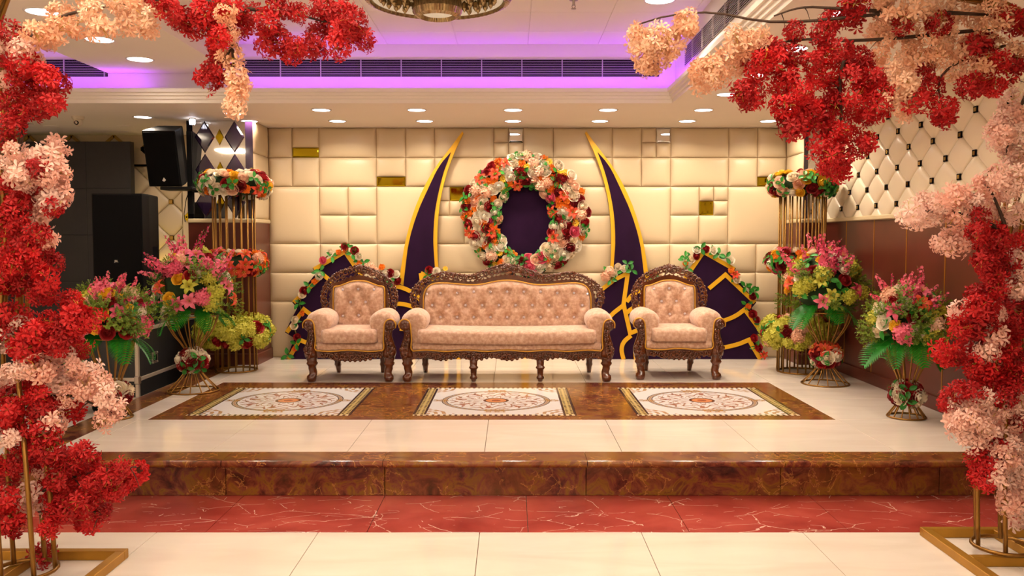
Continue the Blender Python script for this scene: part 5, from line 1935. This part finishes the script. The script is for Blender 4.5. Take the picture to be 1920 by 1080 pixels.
left_cl = {
    'Q': [(110, 20), (140, 50), (175, 25), (190, 60), (225, 20), (240, 48), (270, 30), (275, 52), (160, 5), (210, -5), (250, 0), (300, 8), (95, 55), (65, 62), (40, 75), (110, 60), (432, 62), (436, 108), (444, 150), (440, 182), (438, 203), (452, 165), (426, 30), (90, 75)],
    'P': [(25, 285), (45, 300), (70, 290), (105, 278), (98, 300), (112, 320), (40, 330), (20, 312), (85, 325), (100, 345), (108, 362), (95, 372), (60, 362), (50, 345), (65, 390), (75, 405), (58, 408), (70, 425), (85, 452), (40, 92), (10, 82), (55, 110), (20, 150),
          (88, 682), (118, 668), (70, 694), (140, 690), (165, 698), (128, 718), (155, 728), (185, 718), (198, 740), (212, 762), (196, 785), (112, 722), (18, 700), (42, 690), (8, 720), (150, 706), (175, 745), (130, 740), (95, 790), (76, 772), (15, 822), (72, 862), (86, 886), (50, 930), (62, 942), (8, 932), (40, 612), (10, 640)],
    'R': [(320, 18), (345, 42), (385, 25), (430, 12), (470, 22), (498, 40), (528, 66), (556, 84), (590, 62), (620, 45), (648, 62), (678, 74), (640, 22), (605, 12), (560, 22), (520, 12), (500, 76), (545, 98), (635, 92), (585, 90), (372, 50), (405, 50), (450, 45), (660, 40), (300, -5),
          (402, 82), (396, 132), (412, 112), (392, 145), (410, 68),
          (20, 60), (25, 112), (60, 128), (85, 145), (30, 150), (95, 192), (42, 208), (20, 226), (52, 180), (75, 168), (100, 160), (10, 185), (45, 122), (80, 200), (12, 262), (68, 310), (78, 345), (15, 345), (30, 382), (10, 420), (38, 412), (98, 388), (75, 375), (45, 375), (20, 400),
          (18, 448), (50, 470), (82, 482), (20, 500), (58, 510), (90, 522), (100, 490), (75, 548), (30, 530), (10, 478), (35, 460), (70, 500), (5, 520), (90, 548), (65, 440),
          (25, 592), (50, 602), (70, 622), (90, 602), (60, 642), (28, 632), (130, 580), (150, 602), (120, 622), (92, 652), (108, 640), (168, 602), (156, 648), (140, 590), (128, 560), (80, 640), (15, 612), (75, 665), (45, 655),
          (18, 742), (50, 760), (70, 740), (30, 782), (60, 802), (82, 770), (100, 760), (40, 822), (10, 770), (85, 810), (130, 770), (60, 722), (20, 800),
          (60, 842), (90, 852), (120, 862), (150, 842), (110, 892), (140, 902), (170, 880), (200, 890), (230, 882), (258, 882), (222, 916), (180, 930), (150, 942), (190, 964), (162, 980), (130, 930), (60, 872), (30, 872), (92, 920), (20, 972), (18, 902), (10, 942), (40, 952), (205, 905), (240, 900), (160, 860), (90, 992), (78, 1040), (30, 990), (125, 955), (100, 955), (175, 905), (10, 870)]}
right_cl = {
    'Q': [(1198, 58), (1220, 80), (1240, 96), (1258, 86), (1215, 110), (1214, 128), (1194, 80), (1236, 70), (1230, 112), (1290, 40), (1284, 48), (1310, 132), (1338, 120), (1366, 108), (1396, 92), (1320, 152), (1350, 146), (1380, 72), (1418, 70), (1375, 130), (1330, 138),
          (1650, 22), (1682, 32), (1722, 18), (1750, 32), (1790, 20), (1830, 30), (1700, 60), (1740, 70), (1660, 72), (1780, 60), (1820, 80), (1650, 102), (1690, 110), (1722, 112), (1760, 110), (1790, 132), (1850, 52), (1880, 40), (1660, 192), (1680, 168), (1702, 190), (1900, 100), (1870, 96), (1840, 118), (1640, 60), (1670, 130), (1710, 90), (1800, 100), (1770, 85), (1705, 150), (1660, 5), (1760, 0), (1860, 10), (1695, 210)],
    'P': [(1898, 190), (1880, 222), (1910, 250), (1870, 252), (1890, 288), (1910, 330), (1872, 272), (1905, 215), (1885, 250), (1912, 290),
          (1708, 398), (1740, 376), (1770, 392), (1800, 402), (1750, 412), (1780, 442), (1792, 458), (1830, 420), (1800, 366), (1842, 350), (1862, 372), (1890, 362), (1870, 332), (1905, 400), (1725, 405), (1755, 388), (1770, 455), (1825, 380), (1845, 400), (1785, 370),
          (1912, 480), (1905, 520), (1902, 545), (1860, 592), (1800, 582), (1820, 655), (1850, 660), (1862, 632), (1838, 668),
          (1800, 752), (1830, 762), (1800, 800), (1840, 800), (1872, 762), (1810, 822), (1860, 812), (1890, 790), (1910, 760), (1832, 832), (1790, 780), (1820, 785), (1855, 780), (1845, 745), (1880, 815), (1880, 852), (1900, 840), (1910, 880), (1872, 872), (1890, 905), (1900, 925), (1890, 945), (1910, 972), (1868, 892), (1912, 915), (1895, 865)],
    'R': [(1400, 100), (1430, 112), (1460, 92), (1490, 62), (1420, 140), (1400, 190), (1392, 170), (1412, 180), (1480, 150), (1520, 120), (1550, 100), (1580, 92), (1610, 102), (1540, 62), (1600, 140), (1560, 170), (1500, 200), (1480, 232), (1520, 212), (1460, 160), (1570, 202), (1600, 180), (1640, 152), (1650, 172), (1620, 222), (1590, 250), (1540, 270), (1560, 292), (1610, 282), (1622, 262), (1548, 312), (1572, 322), (1640, 202), (1600, 12), (1562, 36), (1450, 120), (1490, 110), (1530, 150), (1500, 175), (1550, 140), (1590, 120), (1620, 130), (1600, 215), (1545, 235), (1570, 250), (1470, 200), (1495, 235), (1580, 290), (1620, 165), (1440, 90), (1600, 30), (1545, 200),
          (1690, 50), (1760, 42), (1730, 132), (1750, 165), (1770, 208), (1765, 222), (1830, 92), (1840, 152), (1815, 160), (1862, 165), (1900, 42), (1880, 28), (1870, 112), (1912, 112), (1720, 185), (1890, 135), (1850, 80),
          (1830, 432), (1860, 442), (1842, 462), (1872, 460), (1842, 492), (1860, 522), (1872, 542), (1912, 450), (1895, 500), (1852, 500), (1865, 480), (1835, 410), (1880, 520),
          (1830, 552), (1812, 592), (1850, 580), (1880, 562), (1900, 582), (1842, 612), (1872, 612), (1900, 622), (1800, 612), (1772, 660), (1790, 672), (1830, 682), (1822, 642), (1860, 662), (1890, 652), (1910, 682), (1880, 700), (1850, 692), (1835, 580), (1825, 620), (1880, 640), (1910, 602), (1868, 682), (1905, 655), (1812, 660), (1860, 715), (1900, 705), (1840, 700),
          (1830, 736), (1882, 742), (1900, 722), (1915, 790), (1780, 752), (1840, 852), (1860, 842), (1840, 892), (1850, 902), (1832, 862), (1850, 875), (1870, 725), (1795, 735)]}


def blossom_tree(label, sgn, frame, base, trunk, branches, clusters, Yc):
    t = thing('blossom_tree', label, 'blossom tree', (base[0], base[1], 0), 'artificial blossom trees')
    b = Vector((base[0], base[1], 0))
    for (a0, a1, c0, c1) in frame:
        MB().cbox(a0 - b.x, a1 - b.x, c0 - b.y, c1 - b.y, 0.0005, 0.042, 0.002).obj('base_bar', M['goldframe'], t)
    for pts in trunk:
        L = smooth_line([Vector(p) - b for p in pts], 26)
        MB().tube(L, 0.0105, 7).obj('trunk_tube', M['goldmetal'], t)
    MB().tube([(0.13 * math.cos(2 * PI * k / 20), 0.13 * math.sin(2 * PI * k / 20), 0.055) for k in range(20)], 0.009, 6, closed=True).obj('foot_ring', M['goldmetal'], t)
    rr = random.Random(label)
    for pts in branches:
        L = [at(x, y, Yc + 0.02) - b for x, y in pts]
        L = smooth_line(L, 18)
        MB().tube(L, [(0.009 * (1 - 0.75 * k / 17) + 0.001) * min(1, 0.3 + k / 4) for k in range(18)], 6).obj('branch', M['twig'], t)
        for k in range(4, 17, 3):
            d = Vector((rr.uniform(-.07, .07), rr.uniform(-.06, .04), rr.uniform(-.09, .05)))
            MB().tube([L[k], L[k] + d * 0.5 + Vector((0, 0, 0.01)), L[k] + d], [0.003, 0.002, 0.001], 4).obj('twig', M['twig'], t)
    for kd, lst in clusters.items():
        nm = {'R': 'red_blossom_cluster', 'P': 'pink_blossom_cluster', 'Q': 'peach_blossom_cluster'}[kd]
        for (x, y) in lst:
            p = at(x + rr.uniform(-4, 4), y + rr.uniform(-4, 4), Yc + rr.uniform(-0.10, 0.10))
            o = place(nm, rr.choice(CL[kd]), t, p, (rr.gauss(0, 1), rr.gauss(0, 1), rr.gauss(0, 1)), rr.uniform(0.62, 0.92))
            o['kind'] = 'stuff'
    return t


def bars(x0, x1, y0, y1, w=0.042):
    ym, xm = (y0 + y1) / 2, (x0 + x1) / 2
    return [(x0, x1, y1 - w, y1), (x0, x1, y0, y0 + w), (x0, x0 + w, y0 + w, y1 - w), (x1 - w, x1, y0 + w, y1 - w), (x0 + w, x1 - w, ym - w / 2, ym + w / 2), (xm - w / 2, xm + w / 2, ym + w / 2, y1 - w)]


TL = []
for k in range(6):
    a = 2 * PI * k / 6 + 0.3
    dx, dy = 0.12 * math.cos(a), 0.12 * math.sin(a)
    TL.append([(-2.06 + dx, 3.62 + dy, 0.05), (-2.10 + dx * 1.0, 3.66 + dy, 0.5), (-2.20 + dx * 0.6, 3.80 + dy * 0.5, 1.0), (-2.16 + dx * 0.4, 3.82 + dy * 0.3, 1.5), (-2.22 + dx * 0.4, 3.82 + dy * 0.3, 2.0), (-2.26 + dx * 0.3, 3.80 + dy * 0.3, 2.40), (-2.08 + dx * 0.3, 3.76 + dy * 0.3, 2.62), (-1.5, 3.76 + dy * 0.3, 2.74 + 0.02 * k), (-0.75, 3.76 + dy * 0.2, 2.70 + 0.02 * k)])
blossom_tree('artificial tree of red, blush and peach blossom on a gold base at the left', -1, bars(-2.55, -1.75, 3.18, 3.92), (-2.06, 3.62), TL,
             [[(60, 660), (100, 620), (165, 600)], [(40, 770), (110, 730), (205, 770)], [(60, 930), (140, 890), (255, 875)], [(40, 440), (80, 370), (105, 285)], [(10, 120), (60, 62), (130, 20), (300, 0)], [(290, -25), (430, 15), (560, 25), (685, 65)], [(425, 15), (434, 60), (440, 205)], [(30, 300), (55, 190), (95, 180)],
              [(70, 960), (140, 950), (195, 965)], [(425, 15), (440, 90), (395, 135)]], left_cl, 3.70)
TR = []
for k in range(6):
    a = 2 * PI * k / 6 + 0.1
    dx, dy = 0.12 * math.cos(a), 0.12 * math.sin(a)
    TR.append([(2.24 + dx, 3.92 + dy, 0.05), (2.22 + dx, 3.92 + dy, 0.5), (2.26 + dx * 0.6, 3.96 + dy * 0.5, 1.0), (2.24 + dx * 0.4, 3.98 + dy * 0.3, 1.5), (2.38 + dx * 0.4, 3.98 + dy * 0.3, 1.9), (2.42 + dx * 0.4, 3.98 + dy * 0.3, 2.22), (2.30 + dx * 0.3, 3.96 + dy * 0.3, 2.46), (1.9, 3.92 + dy * 0.2, 2.53 + 0.004 * k), (1.5 + 0.04 * k, 3.92 + dy * 0.2, 2.53 + 0.004 * k)])
blossom_tree('artificial tree of red, blush and peach blossom on a gold base at the right', 1, bars(2.0, 2.72, 3.42, 4.22), (2.24, 3.92), TR,
             [[(1900, 30), (1700, 20), (1450, 48), (1340, 20), (1250, 28), (1198, 45)], [(1900, 50), (1600, 80), (1500, 70), (1400, 95), (1310, 130)], [(1600, 78), (1570, 140), (1580, 220), (1555, 310)], [(1895, 450), (1830, 400), (1700, 395)], [(1900, 80), (1750, 130), (1770, 220)], [(1890, 440), (1860, 360), (1840, 340)],
              [(1880, 620), (1840, 640), (1770, 660)], [(1890, 760), (1850, 770), (1790, 790)], [(1890, 800), (1860, 850), (1840, 900)], [(1950, 130), (1900, 220), (1885, 290)], [(1700, 25), (1560, 15), (1500, 12), (1450, 30)]], right_cl, 3.82)
